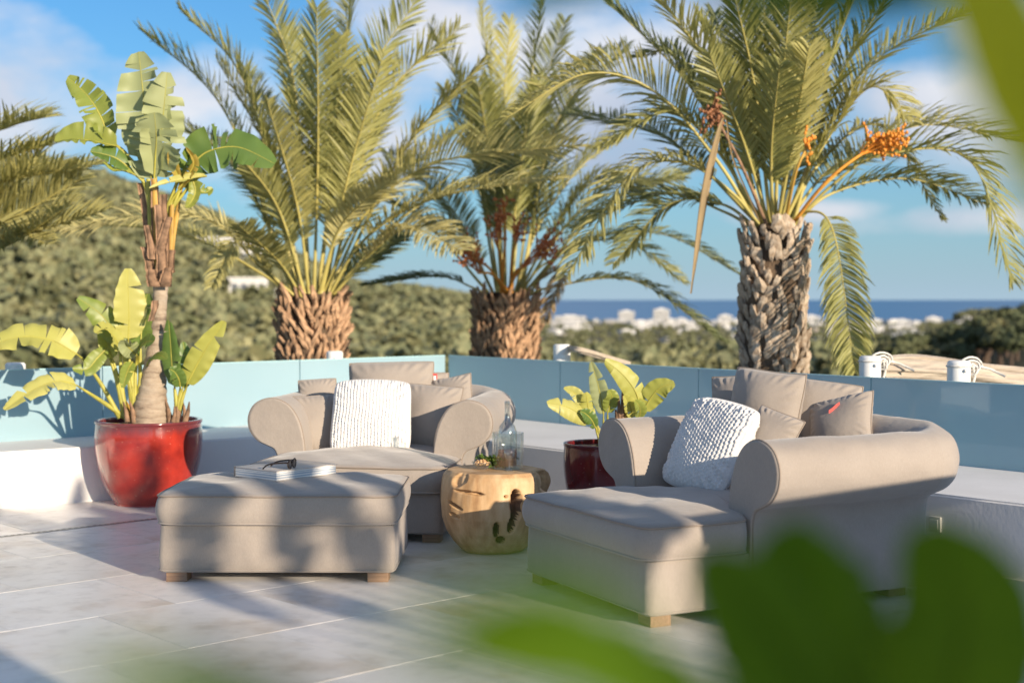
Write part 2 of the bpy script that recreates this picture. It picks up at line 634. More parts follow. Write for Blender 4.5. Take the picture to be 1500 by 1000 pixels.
# stump
t = NT('teak_stump')
v = t.coord(scale=(1, 1, 1.0))
g = t.noise(t.coord(scale=(9, 9, 1.6), rot=(0.25, 0.1, 0)), 1.6, 6, 0.62)
f = t.noise(v, 3.2, 5, 0.6)
c = t.ramp(g, [(0.28, (0.36, 0.20, 0.09)), (0.46, (0.56, 0.36, 0.18)), (0.68, (0.70, 0.50, 0.29))])
c = t.mix(c, t.ramp(f, [(0.3, (0.55, 0.45, 0.36)), (0.55, (1, 1, 1))]), 0.7, 'MULTIPLY')
t.col(c)
t.rough(0.6)
t.bump(g, 0.35, 0.008)
M['teak'] = t.m
M['teak_dark'] = plain('teak_deep_brown', (0.17, 0.105, 0.065), 0.9, var=0.5, nscale=14, bump=0.7, bscale=30)
# table items
def thin_glass(name, tint=(0.96, 0.98, 0.97), fac=0.11):
    t = NT(name)
    tr = t.n('ShaderNodeBsdfTransparent'); tr.inputs[0].default_value = (*tint, 1)
    gl = t.n('ShaderNodeBsdfGlossy'); gl.inputs['Roughness'].default_value = 0.04
    lw_ = t.n('ShaderNodeLayerWeight'); lw_.inputs[0].default_value = 0.35
    mx = t.n('ShaderNodeMixShader')
    t.l(t.math('ADD', t.math('MULTIPLY', lw_.outputs['Facing'], 0.30), fac), mx.inputs[0])
    t.l(tr.outputs[0], mx.inputs[1]); t.l(gl.outputs[0], mx.inputs[2]); t.l(mx.outputs[0], t.out.inputs[0])
    return t.m
def clear(name, col=(1, 1, 1), rough=0.02, ior=1.45):
    t = NT(name)
    t.col(col); t.rough(rough)
    t.b.inputs['Transmission Weight'].default_value = 1.0
    t.b.inputs['IOR'].default_value = ior
    return t.m
M['clear'] = thin_glass('clear_glass')
t = NT('rose_wine')
tr = t.n('ShaderNodeBsdfTransparent'); tr.inputs[0].default_value = (1.0, 0.66, 0.50, 1)
tl_ = t.n('ShaderNodeBsdfTranslucent'); tl_.inputs[0].default_value = (0.95, 0.45, 0.28, 1)
t.col((0.85, 0.36, 0.22)); t.rough(0.1)
m1 = t.n('ShaderNodeMixShader'); m1.inputs[0].default_value = 0.5
t.l(t.b.outputs[0], m1.inputs[1]); t.l(tl_.outputs[0], m1.inputs[2])
m2 = t.n('ShaderNodeMixShader'); m2.inputs[0].default_value = 0.38
t.l(tr.outputs[0], m2.inputs[1]); t.l(m1.outputs[0], m2.inputs[2]); t.l(m2.outputs[0], t.out.inputs[0])
M['rose'] = t.m
M['nut'] = plain('nuts', (0.55, 0.33, 0.16), 0.6, var=0.35, nscale=60)
M['herb'] = leafmat('herb_leaf', [(0.09, 0.16, 0.03), (0.15, 0.24, 0.045), (0.25, 0.30, 0.07)], 0.3, 0.4, 20, 0.3)
M['paper'] = plain('page_block', (0.72, 0.71, 0.69), 0.8, var=0.06, nscale=2)
M['cover'] = plain('book_cover', (0.50, 0.46, 0.42), 0.45, var=0.15, nscale=6)
M['spine'] = plain('book_spine', (0.05, 0.05, 0.06), 0.5)
M['red_line'] = plain('book_endpaper_red', (0.5, 0.06, 0.06), 0.6)
M['specs'] = plain('sunglasses_frame', (0.025, 0.016, 0.012), 0.2)
M['lens'] = plain('sunglasses_lens', (0.012, 0.012, 0.016), 0.06)
M['outlet'] = plain('outlet_plastic', (0.66, 0.64, 0.58), 0.4)

# ------------------------------------------------------------------ terrain, sea
def smooth(a, b, x):
    t = np.clip((x - a) / (b - a), 0, 1)
    return t * t * (3 - 2 * t)


def terrain_h(x, y):
    x = np.asarray(x, float); y = np.asarray(y, float)
    r = np.hypot(x, y)
    th = np.arctan2(x, y)
    u = 750 + F * np.tan(np.clip(th, -1.2, 1.2))
    front = smooth(-0.1, 0.25, np.cos(th))
    base = np.interp(r, [0, 10, 22, 60, 250, 450, 900, 1400, 3000, 3600, 4200], [-4, -4, -4.6, -7, -14, -19, -36, -45, -52, -55.8, -60])
    top = np.interp(u, [-4500, -1500, -600, 0, 60, 120, 200, 300, 400, 520, 620, 700, 790], [60, 130, 180, 158, 160, 150, 128, 100, 60, 4, -2, -14, -52]) * 700 / F
    b7 = np.interp(700, [450, 900], [-19, -36])
    w = smooth(90, 700, r) * (1 - smooth(760, 1700, r))
    gate = 1 - smooth(690, 800, u)
    z = base + (top - b7) * w * gate * front
    rt = np.interp(u, [1250, 1380, 1440, 1500, 1700, 2300, 4000], [-17, -15.5, -11.5, -8.5, -1, 8, 4])
    z = z + np.maximum(rt + 17, 0) * np.exp(-((r - 370) / 150.0) ** 2) * smooth(1250, 1400, u) * front
    z = z + 25 * np.exp(-((r - 3650) / 260.0) ** 2) * smooth(1370, 1430, u) * front
    z = z + 1.6 * np.sin(x / 37.0) * np.cos(y / 43.0) * smooth(120, 300, r) * (1 - smooth(1200, 2500, r))
    return z


rs = np.concatenate([[0.5], np.geomspace(8, 4300, 130)])
ths = np.linspace(-PI, PI, 361)[:-1]
R_, T_ = np.meshgrid(rs, ths, indexing='ij')
X_, Y_ = R_ * np.sin(T_), R_ * np.cos(T_)
Z_ = terrain_h(X_, Y_)
P_ = np.stack([X_, Y_, Z_], -1)
mb = MB().grid(P_.tolist(), close_v=True)
mb.f.append(tuple(range(360)))
hill = struct(mb.build('hillside', M['hill']))
mb = MB()
ring = [(r * math.sin(a), r * math.cos(a), 0) for r in (1500, 90000) for a in np.linspace(0, 2 * PI, 97)[:-1]]
mb.add(ring, [(k, (k + 1) % 96, 96 + (k + 1) % 96, 96 + k) for k in range(96)])
sea = struct(mb.build('sea', M['sea'], smooth=False))
sea.location.z = -55.0


def hit(u, v, r0=60, r1=4000):
    d = px(u, v, 1.0) - Vector((0, 0, CAM_H))
    Ys = np.geomspace(r0, r1, 3000)
    zs = CAM_H + d.z * Ys
    hs = terrain_h(d.x * Ys, Ys)
    k = np.argmax(hs >= zs)
    if hs[k] < zs[k]:
        return None
    return Vector((d.x * Ys[k], Ys[k], hs[k]))


# ------------------------------------------------------------------ woods
def crown_proto(seed, n, rx=2.6, rz=2.1, size=0.85, lobes=7):
    """leaf clumps spread through an uneven, lobed crown volume; returns verts (4n,3)"""
    rg = np.random.RandomState(seed)
    L = rg.normal(size=(lobes, 3)); L /= np.linalg.norm(L, axis=1)[:, None]
    L[:, 2] = np.abs(L[:, 2]) * 0.8 - 0.15
    cen = L * np.array([rx, rx, rz]) * rg.uniform(0.35, 0.62, (lobes, 1))
    rad = rg.uniform(0.42, 0.62, lobes)
    k = rg.randint(0, lobes, n)
    d = rg.normal(size=(n, 3)); d /= np.linalg.norm(d, axis=1)[:, None]
    p = cen[k] + d * (np.array([rx, rx, rz]) * rad[k][:, None]) * rg.uniform(0.55, 1.05, (n, 1))
    nrm = d + rg.normal(size=(n, 3)) * 0.55
    nrm /= np.linalg.norm(nrm, axis=1)[:, None]
    a = np.cross(nrm, rg.normal(size=(n, 3))); a /= np.linalg.norm(a, axis=1)[:, None]
    b = np.cross(nrm, a)
    s = (size * rg.uniform(0.55, 1.25, (n, 1)))
    q = np.stack([p - a * s - b * s * 0.6, p + a * s - b * s * 0.6, p + a * s * 0.8 + b * s * 0.7, p - a * s * 0.7 + b * s * 0.6], 1)
    return q.reshape(-1, 3)


def quads_object(name, V, mat):
    n = len(V) // 4
    me = bpy.data.meshes.new(name)
    me.vertices.add(len(V)); me.vertices.foreach_set('co', V.astype(np.float32).ravel())
    me.loops.add(len(V)); me.loops.foreach_set('vertex_index', np.arange(len(V), dtype=np.int32))
    me.polygons.add(n); me.polygons.foreach_set('loop_start', np.arange(0, len(V), 4, dtype=np.int32))
    me.update(calc_edges=True)
    me.materials.append(mat)
    return me


rg = np.random.RandomState(11)
protos = [crown_proto(100 + k, 78, size=0.62, lobes=8) for k in range(6)]


def scatter(n, u0, u1, r0, r1, keep=None):
    u = rg.uniform(u0, u1, n); 
    r = np.sqrt(rg.uniform(r0 * r0, r1 * r1, n))
    th = np.arctan((u - 750) / F)
    x, y = r * np.sin(th), r * np.cos(th)
    k = np.ones(n, bool) if keep is None else keep(u, r, x, y)
    return x[k], y[k]


def forest(name, sets):
    Vs = []
    for (x, y, smin, smax, zoff) in sets:
        z = terrain_h(x, y)
        s = rg.uniform(smin, smax, len(x))
        kind = rg.randint(0, len(protos), len(x))
        rot = rg.uniform(0, 2 * PI, len(x))
        for k in range(len(protos)):
            m = kind == k
            if not m.any():
                continue
            p = protos[k]
            c, sn = np.cos(rot[m]), np.sin(rot[m])
            px_ = (p[None, :, 0] * c[:, None] - p[None, :, 1] * sn[:, None]) * s[m][:, None] + x[m][:, None]
            py_ = (p[None, :, 0] * sn[:, None] + p[None, :, 1] * c[:, None]) * s[m][:, None] + y[m][:, None]
            pz_ = p[None, :, 2] * s[m][:, None] * rg.uniform(0.85, 1.2, (m.sum(), 1)) + (z[m] + zoff * s[m])[:, None]
            Vs.append(np.stack([px_, py_, pz_], -1).reshape(-1, 3))
    V = np.concatenate(Vs)
    me = quads_object(name, V, M['pine'])
    o = link(name, me)
    o['kind'] = 'stuff'
    return o


xa, ya = scatter(6800, -160, 720, 130, 820)
f1 = forest('hillside_pine_wood', [(xa, ya, 0.9, 1.65, 2.2)])
tag(f1, 'dense pine wood covering the hill behind the tall potted plant', 'wood')
xb, yb = scatter(3300, 640, 1560, 180, 640, lambda u, r, x, y: (r < 640) & ~((u > 1290) & (r < 470)))
xc, yc = scatter(1100, 700, 1560, 640, 1900, lambda u, r, x, y: rg.uniform(size=len(u)) < np.interp(r, [640, 1100, 1900], [1, 0.55, 0.3]))
xe, ye = scatter(1500, 780, 1560, 1300, 3400)
xd, yd = scatter(320, 1395, 1600, 3450, 3800)
f2 = forest('valley_pine_wood', [(xb, yb, 0.9, 1.7, 2.2), (xc, yc, 1.0, 1.6, 2.0), (xd, yd, 2.5, 4.0, 1.2), (xe, ye, 1.2, 2.4, 1.5)])
tag(f2, 'belt of pine trees in the valley below the terrace, before the town', 'wood')

# nearer pines one can tell apart on the slope to the right
pine_meshes = []
for k in range(4):
    V = crown_proto(500 + k, 520, 2.6, 2.2, 0.42, 9) + np.array([0, 0, 4.0])
    pine_meshes.append(quads_object('crown', V, M['pine_near']))
mbt = MB().tube([(0, 0, -0.6), (0.1, 0, 1.5), (0.0, 0.15, 3.0), (0.1, 0.1, 4.6)], [0.24, 0.2, 0.16, 0.06], 7)
for k in range(3):
    a = k * 2.1
    mbt.tube([(0.05, 0.1, 2.6 + 0.3 * k), (0.7 * math.cos(a), 0.7 * math.sin(a), 3.4 + 0.3 * k), (1.5 * math.cos(a), 1.5 * math.sin(a), 4.2 + 0.2 * k)], [0.09, 0.06, 0.03], 5)
trunk_o = None
cand = []
rg2 = np.random.RandomState(5)
for k in range(2500):
    u = rg2.uniform(1285, 1620); r = math.sqrt(rg2.uniform(230 ** 2, 470 ** 2))
    th = math.atan((u - 750) / F)
    x, y = r * math.sin(th), r * math.cos(th)
    if all((x - a) ** 2 + (y - b) ** 2 > 5.2 ** 2 for a, b in cand):
        cand.append((x, y))
    if len(cand) >= 230:
        break
for (x, y) in cand:
    s = rg2.uniform(0.9, 1.45)
    z = float(terrain_h(x, y))
    r_ = thing('pine_tree', 'rounded dark green pine on the slope beyond the furled sail cloth', 'tree', (x, y, z), rg2.uniform(0, 6.28), 'pines on the near wooded slope')
    r_.scale = (s, s, s * rg2.uniform(0.9, 1.15))
    if trunk_o is None:
        trunk_o = mbt.build('trunk', M['bark'], r_)
    else:
        link('trunk', trunk_o.data, r_)
    link('crown', pine_meshes[rg2.randint(0, 4)], r_)


# ------------------------------------------------------------------ town by the sea
def house_mesh(w, d, h, storeys, wall, seed):
    """flat-roofed block: walls, parapet, window recesses as dark panels set in frames"""
    m = MB()
    m.box(-w / 2, w / 2, -d / 2, d / 2, -3, h)
    m.box(-w / 2 - 0.2, w / 2 + 0.2, -d / 2 - 0.2, d / 2 + 0.2, h, h + 0.5)
    m.box(-w * 0.2, w * 0.15, -d * 0.2, d * 0.2, h + 0.5, h + 2.4)
    nf = len(m.f)
    n = max(2, int(w / 3.5))
    sh = h / storeys
    for s in range(storeys):
        for k in range(n):
            cx = -w / 2 + (k + 0.5) * w / n
            z0 = s * sh + sh * 0.28
            m.box(cx - 0.75, cx + 0.75, -d / 2 - 0.04, -d / 2 + 0.3, z0, z0 + sh * 0.48)
    me = bpy.data.meshes.new('house')
    me.from_pydata(m.v, [], m.f)
    me.materials.append(wall); me.materials.append(M['town_dark'])
    me.polygons.foreach_set('material_index', [0] * nf + [1] * (len(m.f) - nf))
    me.update()
    return me


hm = [house_mesh(14, 11, 6.5, 2, M['town_wall'], 1), house_mesh(22, 12, 9.5, 3, M['town_wall'], 2),
      house_mesh(34, 14, 9, 3, M['town_wall'], 3), house_mesh(18, 12, 6, 2, M['town_wall2'], 4), house_mesh(12, 9, 4, 1, M['town_wall'], 5)]
rg3 = np.random.RandomState(8)
placed = []
tries = 0
while len(placed) < 140 and tries < 6000:
    tries += 1
    u = rg3.uniform(795, 1345) if rg3.rand() < 0.93 else rg3.uniform(1345, 1560)
    r = math.sqrt(rg3.uniform(1250 ** 2, 3450 ** 2)) if rg3.rand() < 0.8 else rg3.uniform(3000, 3450)
    if r < 2000 and rg3.rand() < 0.35:
        continue
    th = math.atan((u - 750) / F)
    x, y = r * math.sin(th), r * math.cos(th)
    if any((x - a) ** 2 + (y - b) ** 2 < 34 ** 2 for a, b in placed):
        continue
    placed.append((x, y))
    k = rg3.choice(5, p=[0.24, 0.26, 0.2, 0.14, 0.16])
    o = link('town_house', hm[k])
    o.location = (x, y, float(terrain_h(x, y)))
    o.rotation_euler.z = rg3.uniform(-0.6, 0.6)
    sx = rg3.uniform(0.85, 1.5)
    o.scale = (sx, sx, rg3.uniform(0.7, 1.1))
    tag(o, ['small white two-storey house in the coastal town', 'white three-storey block in the coastal town', 'long low white block in the coastal town', 'cream house in the coastal town', 'small single-storey white house in the coastal town'][k], 'house', 'houses of the town by the sea')


def hotel(u0, u1, vtop, vbase, Y, label, floors):
    c = px((u0 + u1) / 2, vbase, Y)
    w = (u1 - u0) * Y / F
    h = (vbase - vtop) * Y / F
    g = float(terrain_h(c.x, c.y))
    r_ = thing('hotel_tower', label, 'hotel', (c.x, c.y, g))
    zb = c.z - g
    MB().box(-w / 2, w / 2, -7, 7, -1, zb + h - 0.6).build('wall', M['town_wall'], r_, False)
    MB().box(-w / 2 - 0.3, w / 2 + 0.3, -7.3, 7.3, zb + h - 0.6, zb + h).build('roof', M['town_wall'], r_, False)
    MB().box(-w * 0.2, w * 0.2, -3, 3, zb + h, zb + h + 3).build('lift_housing', M['town_wall'], r_, False)
    H = (zb + h - 1.5) / floors
    for k in range(floors):
        MB().box(-w / 2 + 1.2, w / 2 - 1.2, -7.06, -6.8, 0.6 + k * H, 0.6 + k * H + H * 0.35).build('window_band', M['town_dark'], r_, False)
        MB().box(-w / 2, w / 2, -8.2, -7.0, k * H + 0.1, k * H + 0.45).build('balcony', M['town_wall'], r_, False)
    return r_


hotel(906, 929, 456, 473, 3300, 'slightly shorter white hotel tower of the pair by the sea', 8)
hotel(957, 980, 453, 474, 3250, 'taller white hotel tower of the pair by the sea', 9)
hotel(1052, 1072, 462, 474, 3350, 'low broad white hotel just behind the tall palm trunk', 5)
hotel(1176, 1200, 463, 474, 3300, 'broad white hotel on the shore right of the tall palm trunk', 5)
hotel(812, 858, 463, 474, 3320, 'wide white hotel slab by the shore at the edge of the pine hill', 5)
hotel(1355, 1378, 465, 474, 3350, 'white shore hotel beside the dark headland', 4)


def villa(u, v, w, label, seed, Yf=None):
    p = hit(u, v)
    r_ = thing('white_villa', label, 'villa', p, math.radians(18))
    rr = random.Random(seed)
    MB().box(-w / 2, w * 0.2, -4, 4, -4, 6.2).box(w * 0.2, w / 2, -5, 3.2, -4, 3.6).build('wall', M['town_wall'], r_, False)
    MB().box(-w / 2 - 0.3, w * 0.2 + 0.2, -4.3, 4.3, 6.2, 6.7).box(w * 0.2 + 0.2, w / 2 + 0.3, -5.3, 3.5, 3.6, 4.1).build('roof', M['town_wall'], r_, False)
    for k in range(4):
        cx = -w / 2 + 1.4 + k * w * 0.16
        MB().box(cx - 0.7, cx + 0.7, -4.05, -3.8, 3.7, 5.4).build('window', M['town_dark'], r_, False)
        MB().box(cx - 0.7, cx + 0.7, -4.05, -3.8, 0.5, 2.7).build('window', M['town_dark'], r_, False)
    MB().box(w * 0.25, w * 0.45, -5.05, -4.8, 0.4, 2.6).build('door', M['town_dark'], r_, False)
    return r_


villa(330, 386, 15, 'white villa high on the pine hill, the longer of two', 1)
villa(352, 389, 13, 'white villa high on the pine hill, the shorter of two', 2)
villa(372, 452, 12, 'white villa lower on the pine hill beside the palm frond', 3)
villa(995, 511, 9, 'small white house among the valley pines near the tall palm', 4)

# ------------------------------------------------------------------ terrace
K = Vector((-0.587, 12.88, 0))                       # corner of the glass
dL = Vector((-3.06, -2.73, 0)).normalized()          # left run, away from the corner
dR = Vector((3.61, -4.50, 0)).normalized()           # right run
nL = Vector((dL.y, -dL.x, 0)); nL = nL if nL.y > 0 else -nL      # outward normals
nR = Vector((dR.y, -dR.x, 0)); nR = nR if nR.y > 0 else -nR
LEDGE = 0.38
GLASS_TOP = 0.893


def prism(pts, z0, z1, bev=0.0):
    bm = bmesh.new()
    vs = [bm.verts.new((p[0], p[1], z0)) for p in pts]
    f = bm.faces.new(vs)
    r = bmesh.ops.extrude_face_region(bm, geom=[f])
    for e in r['geom']:
        if isinstance(e, bmesh.types.BMVert):
            e.co.z = z1
    bmesh.ops.recalc_face_normals(bm, faces=bm.faces)
    if bev:
        bmesh.ops.bevel(bm, geom=[e for e in bm.edges if all(abs(v.co.z - z1) < 1e-6 for v in e.verts)], offset=bev, segments=3, affect='EDGES')
    bm.verts.index_update()
    m = MB()
    m.add([tuple(v.co) for v in bm.verts], [tuple(v.index for v in f.verts) for f in bm.faces])
    bm.free()
    return m


Kin = K - nL * 0.05 - nR * 0.05
slab_pts = [Kin, Kin + dR * 11.5, (6.6, -5, 0), (-7.6, -5, 0), Kin + dL * 9.0]
terrace = struct(prism(slab_pts, -3.6, -0.012).build('terrace', M['grout'], smooth=False))
FC = Vector((-1.0, 11.16, 0))
fL = Vector((-1.17, -0.82, 0)).normalized()
fR = Vector((2.45, -2.83, 0)).normalized()
FLe, FRe = FC + fL * 6.2, FC + fR * 9.5
gapL = (FLe - K).dot(nL)
# tiles laid parallel to the drain line
ax = Vector((math.cos(math.radians(43)), math.sin(math.radians(43)), 0))
ay = Vector((-ax.y, ax.x, 0))
TS, GAP = 0.78, 0.0022
tile_me = None
org = floor_px(224, 760)
for i in range(-13, 14):
    for j in range(-16, 12):
        c = org + ax * ((i + 0.5 + 0.5 * (j % 2)) * TS) + ay * ((j + 0.5) * TS)
        out = max((c - FC).dot(Vector((-fL.y, fL.x, 0)) * (1 if Vector((-fL.y, fL.x, 0)).y > 0 else -1)),
                  (c - FC).dot(Vector((-fR.y, fR.x, 0)) * (1 if Vector((-fR.y, fR.x, 0)).y > 0 else -1)))
        if out > 0.5 or c.y < 2.2 or c.x < -6.2 or c.x > 5.0:
            continue
        if tile_me is None:
            h = TS / 2 - GAP / 2
            o = MB().bevbox(-h, h, -h, h, -0.0125, 0, 0.0012).build('tile', M['tile'], terrace, False)
            tile_me = o.data
        else:
            o = link('tile', tile_me, terrace)
        o.location = c + Vector((0, 0, random.Random(i * 77 + j).uniform(-0.001, 0.0006)))
        o.rotation_euler.z = math.radians(43) + (PI / 2) * random.Random(i * 31 + j * 7).randint(0, 3)

mbd = MB()
a0 = org - ax * 3.2
for k in range(150):
    c = a0 + ax * (k * 0.04)
    mbd.add([c + ax * s * 0.012 + ay * q * 0.006 + Vector((0, 0, 0.004)) for s, q in ((-1, -1), (1, -1), (1, 1), (-1, 1))], [(0, 1, 2, 3)])
dr = mbd.build('drain_grate', M['spine'], terrace, False)
MB().add([a0 + ay * q * 0.02 + ax * s + Vector((0, 0, 0.002)) for s, q in ((0, -1), (6, -1), (6, 1), (0, 1))], [(0, 1, 2, 3)]).build('drain_channel', M['drain'], terrace, False)

ledge_pts = [FLe, FC, FRe, K + dR * 10.2 + nR * 0.42, K + nL * 0.42 + nR * 0.42, K + dL * 8.6 + nL * 0.42]
lw = prism(ledge_pts, -3.5, LEDGE, 0.012).build('ledge_wall', M['render'], smooth=False)
tag(lw, 'low white rendered ledge wall carrying the glass round the terrace corner', 'wall')


def on_line(u, d, off=0.0, n=None):
    """where the pixel column u meets the glass line K + s d (moved outwards by off)"""
    b = K + (n * off if n is not None else Vector((0, 0, 0)))
    k = (u - 750.0) / F
    return (k * b.y - b.x) / (d.x - k * d.y)


def glass_run(name, label, d, n, cuts):
    root = thing(name, label, 'glass balustrade', K + d * cuts[0] + Vector((0, 0, LEDGE - 0.004)), math.atan2(d.y, d.x))
    for a, b in zip(cuts[:-1], cuts[1:]):
        o = MB().bevbox(a - cuts[0] + 0.004, b - cuts[0] - 0.004, -0.011, 0.011, 0, GLASS_TOP - LEDGE, 0.002).build('pane', M['glass_frost'], root, False)
        MB().bevbox(a - cuts[0] + 0.004, b - cuts[0] - 0.004, -0.0108, 0.0108, GLASS_TOP - LEDGE, GLASS_TOP - LEDGE + 0.006, 0.001).build('polished_edge', M['glass_edge'], o, False)
    return root


sL = on_line(438, dL)
cL = [0.03, sL, sL + 1.75, sL + 3.5, sL + 5.25]
glass_run('glass_balustrade', 'sunlit frosted glass balustrade behind the red pot', dL, nL, cL)
s3 = [on_line(u, dR) for u in (822, 1025, 1278)]
cR = [0.03] + s3 + [s3[-1] + 1.7, s3[-1] + 3.4]
glass_run('glass_balustrade', 'blue frosted glass balustrade behind the chair with the long rolled arm', dR, nR, cR)

post_spots = [(22, 531, dL, nL, 'white sail post behind the glass nearest the red pot'), (490, 514, dL, nL, 'white sail post in front of the shaggy palm trunk'),
              (823, 504, dR, nR, 'white sail post with one slack cloth strap'), (1275, 521, dR, nR, 'white sail post with a rope knot and cloth beside the hanging palm frond'),
              (1405, 528, dR, nR, 'white sail post with a rope tassel between two cloth folds')]
posts = []
for (u, vt, d, n, lab) in post_spots:
    s = on_line(u, d, 0.2, n)
    p = K + n * 0.2 + d * s
    zt = px(u, vt, p.y).z
    root = thing('sail_post', lab, 'post', (p.x, p.y, LEDGE), group=None)
    R0 = 0.072
    MB().lathe([(0.0, zt - LEDGE), (R0 - 0.012, zt - LEDGE), (R0, zt - LEDGE - 0.012), (R0, 0.012), (R0 + 0.03, 0.012), (R0 + 0.03, -0.002)], 32).build('tube', M['white_paint'], root, True, angle=40)
    b = MB().lathe([(0, 0), (0.012, 0), (0.012, 0.02), (0, 0.02)], 12).build('bolt', M['white_paint'], root)
    b.rotation_euler = (PI / 2, 0, 0); b.location = (0.02, -R0 + 0.006, zt - LEDGE - 0.06)
    posts.append((p, zt))

# furled sail cloths tied to the posts
def cloth(name, label, pts, w, h, seed, mat='sail'):
    C = catmull([tuple(p) for p in pts], 48)
    rr = np.random.RandomState(seed)
    ph = rr.uniform(0, 6.28, 6)
    rows = []
    for i, c in enumerate(C):
        t = i / 47
        tg = np.array(C[min(i + 1, 47)]) - np.array(C[max(i - 1, 0)]); tg /= np.linalg.norm(tg)
        side = np.cross(tg, (0, 0, 1)); side /= np.linalg.norm(side); up = np.cross(side, tg)
        row = []
        for k in range(28):
            a = 2 * PI * k / 28
            fold = 1 + 0.22 * math.sin(5 * a + ph[0] + 3 * t) + 0.12 * math.sin(9 * a + ph[1] - 5 * t)
            e = min(1, t * 9 + 0.3)
            row.append(c + (side * math.cos(a) * w * fold + up * math.sin(a) * h * fold) * e)
        rows.append(row)
    m = MB().grid(rows, close_v=True)
    m.f.append(tuple(range(27, -1, -1)))
    m.f.append(tuple(range(len(m.v) - 28, len(m.v))))
    return tag(m.build(name, M[mat]), label, 'sail cloth')


def rope_loop(p, zt, n, label, seed):
    rr = random.Random(seed)
    m = MB()
    for q in range(3):
        pts = []
        for k in range(14):
            a = 2 * PI * k / 14
            pts.append((p.x + 0.085 + (0.030 + 0.02 * q) * math.cos(a) + rr.uniform(-.006, .006), p.y + 0.015 * q + 0.02 * math.sin(2 * a), zt - 0.055 + 0.02 * q + 0.036 * math.sin(a)))
        m.tube(pts, 0.0075, 6, closed=True)
    m.tube([(p.x + 0.05, p.y, zt - .05), (p.x + 0.13, p.y + .03, zt - .035), (p.x + 0.21, p.y + 0.03, zt - .055), (p.x + 0.30, p.y + 0.02, zt - 0.10)], 0.009, 6)
    m.tube([(p.x + 0.09, p.y, zt - .04), (p.x + 0.10, p.y - .01, zt - .10), (p.x + 0.09, p.y, zt - .15)], 0.008, 6)
    m.tube([(p.x + 0.073 * math.cos(a), p.y + 0.073 * math.sin(a), zt - 0.035) for a in [2 * PI * k / 20 for k in range(20)]], 0.007, 6, closed=True)
    return tag(m.build('rope', M['rope']), label, 'rope')


p3, z3 = posts[3]; p4, z4 = posts[4]; p2, z2 = posts[2]
rope_loop(p3, z3, nR, 'white rope knotted round the post beside the hanging palm frond', 1)
rope_loop(p4, z4, nR, 'white rope tassel tied round the post between two cloth folds', 2)
cloth('sail_cloth', 'furled beige sail cloth stretched along the tops of two white posts', [p3 + Vector((0.05, 0.02, z3 - 0.045)), px(1345, 527, 9.9), px(1430, 538, 10.0), px(1520, 548, 10.1), px(1600, 556, 10.2)], 0.05, 0.034, 3)
cloth('sail_cloth', 'lower slack fold of beige sail cloth hanging behind the glass', [p3 + Vector((0.07, 0.08, z3 - 0.1)), px(1300, 541, 9.6), px(1380, 545, 9.8), px(1470, 557, 10.0), px(1580, 568, 10.2)], 0.07, 0.06, 4)
cloth('sail_cloth', 'slack beige strap of sail cloth sloping down from a single post', [p2 + Vector((0.06, 0.0, z2 - 0.03)), px(850, 513, 11.7), px(880, 521, 11.9), px(920, 533, 12.2)], 0.03, 0.022, 5)
# outlet on the ledge wall front
q = FC + fR * ((lambda k, b, d: (k * b.y - b.x) / (d.x - k * d.y))((1373 - 750) / F, FC, fR))
ro = thing('wall_outlet', 'small cream power outlet on the white ledge wall behind the chair arm', 'outlet', (q.x, q.y, px(1373, 767, q.y).z), math.atan2(fR.y, fR.x))
MB().bevbox(-0.035, 0.035, -0.012, 0.006, -0.04, 0.04, 0.003).build('plate', M['outlet'], ro)
MB().bevbox(-0.022, 0.022, -0.018, -0.008, -0.024, 0.024, 0.002).build('cover', M['outlet'], ro)

# ------------------------------------------------------------------ upholstery
def hnoise(p, s=1.0):
    return math.sin(p[0] * 5.1 * s + 1.3) * math.cos(p[1] * 4.3 * s + 0.7) + 0.5 * math.sin(p[0] * 11.7 * s + p[1] * 9.1 * s + 2.0)


def outline(hw, y0, y1, rc, n=200, narrow=None):
    """rounded rectangle from y0 to y1; narrow=(ystart, hw2): half-width drops to hw2 behind ystart"""
    hy, cy = (y1 - y0) / 2, (y0 + y1) / 2
    pts = []
    corners = [(hw - rc, hy - rc, 0), (-hw + rc, hy - rc, PI / 2), (-hw + rc, -hy + rc, PI), (hw - rc, -hy + rc, 1.5 * PI)]
    dense = []
    for (cx, cyy, a0) in corners:
        for k in range(13):
            a = a0 + PI / 2 * k / 12
            dense.append((cx + rc * math.cos(a), cyy + rc * math.sin(a)))
    dense.append(dense[0])
    seg = [math.dist(a, b) for a, b in zip(dense[:-1], dense[1:])]
    L = sum(seg)
    cum = np.concatenate([[0], np.cumsum(seg)])
    d = np.array(dense)
    ss = np.linspace(0, L, n, endpoint=False)
    xs, ys = np.interp(ss, cum, d[:, 0]), np.interp(ss, cum, d[:, 1]) + cy
    if narrow:
        w = np.interp(ys, [narrow[0] - 0.025, narrow[0] + 0.025], [1.0, narrow[1] / hw])
        xs = xs * w
    return xs, ys


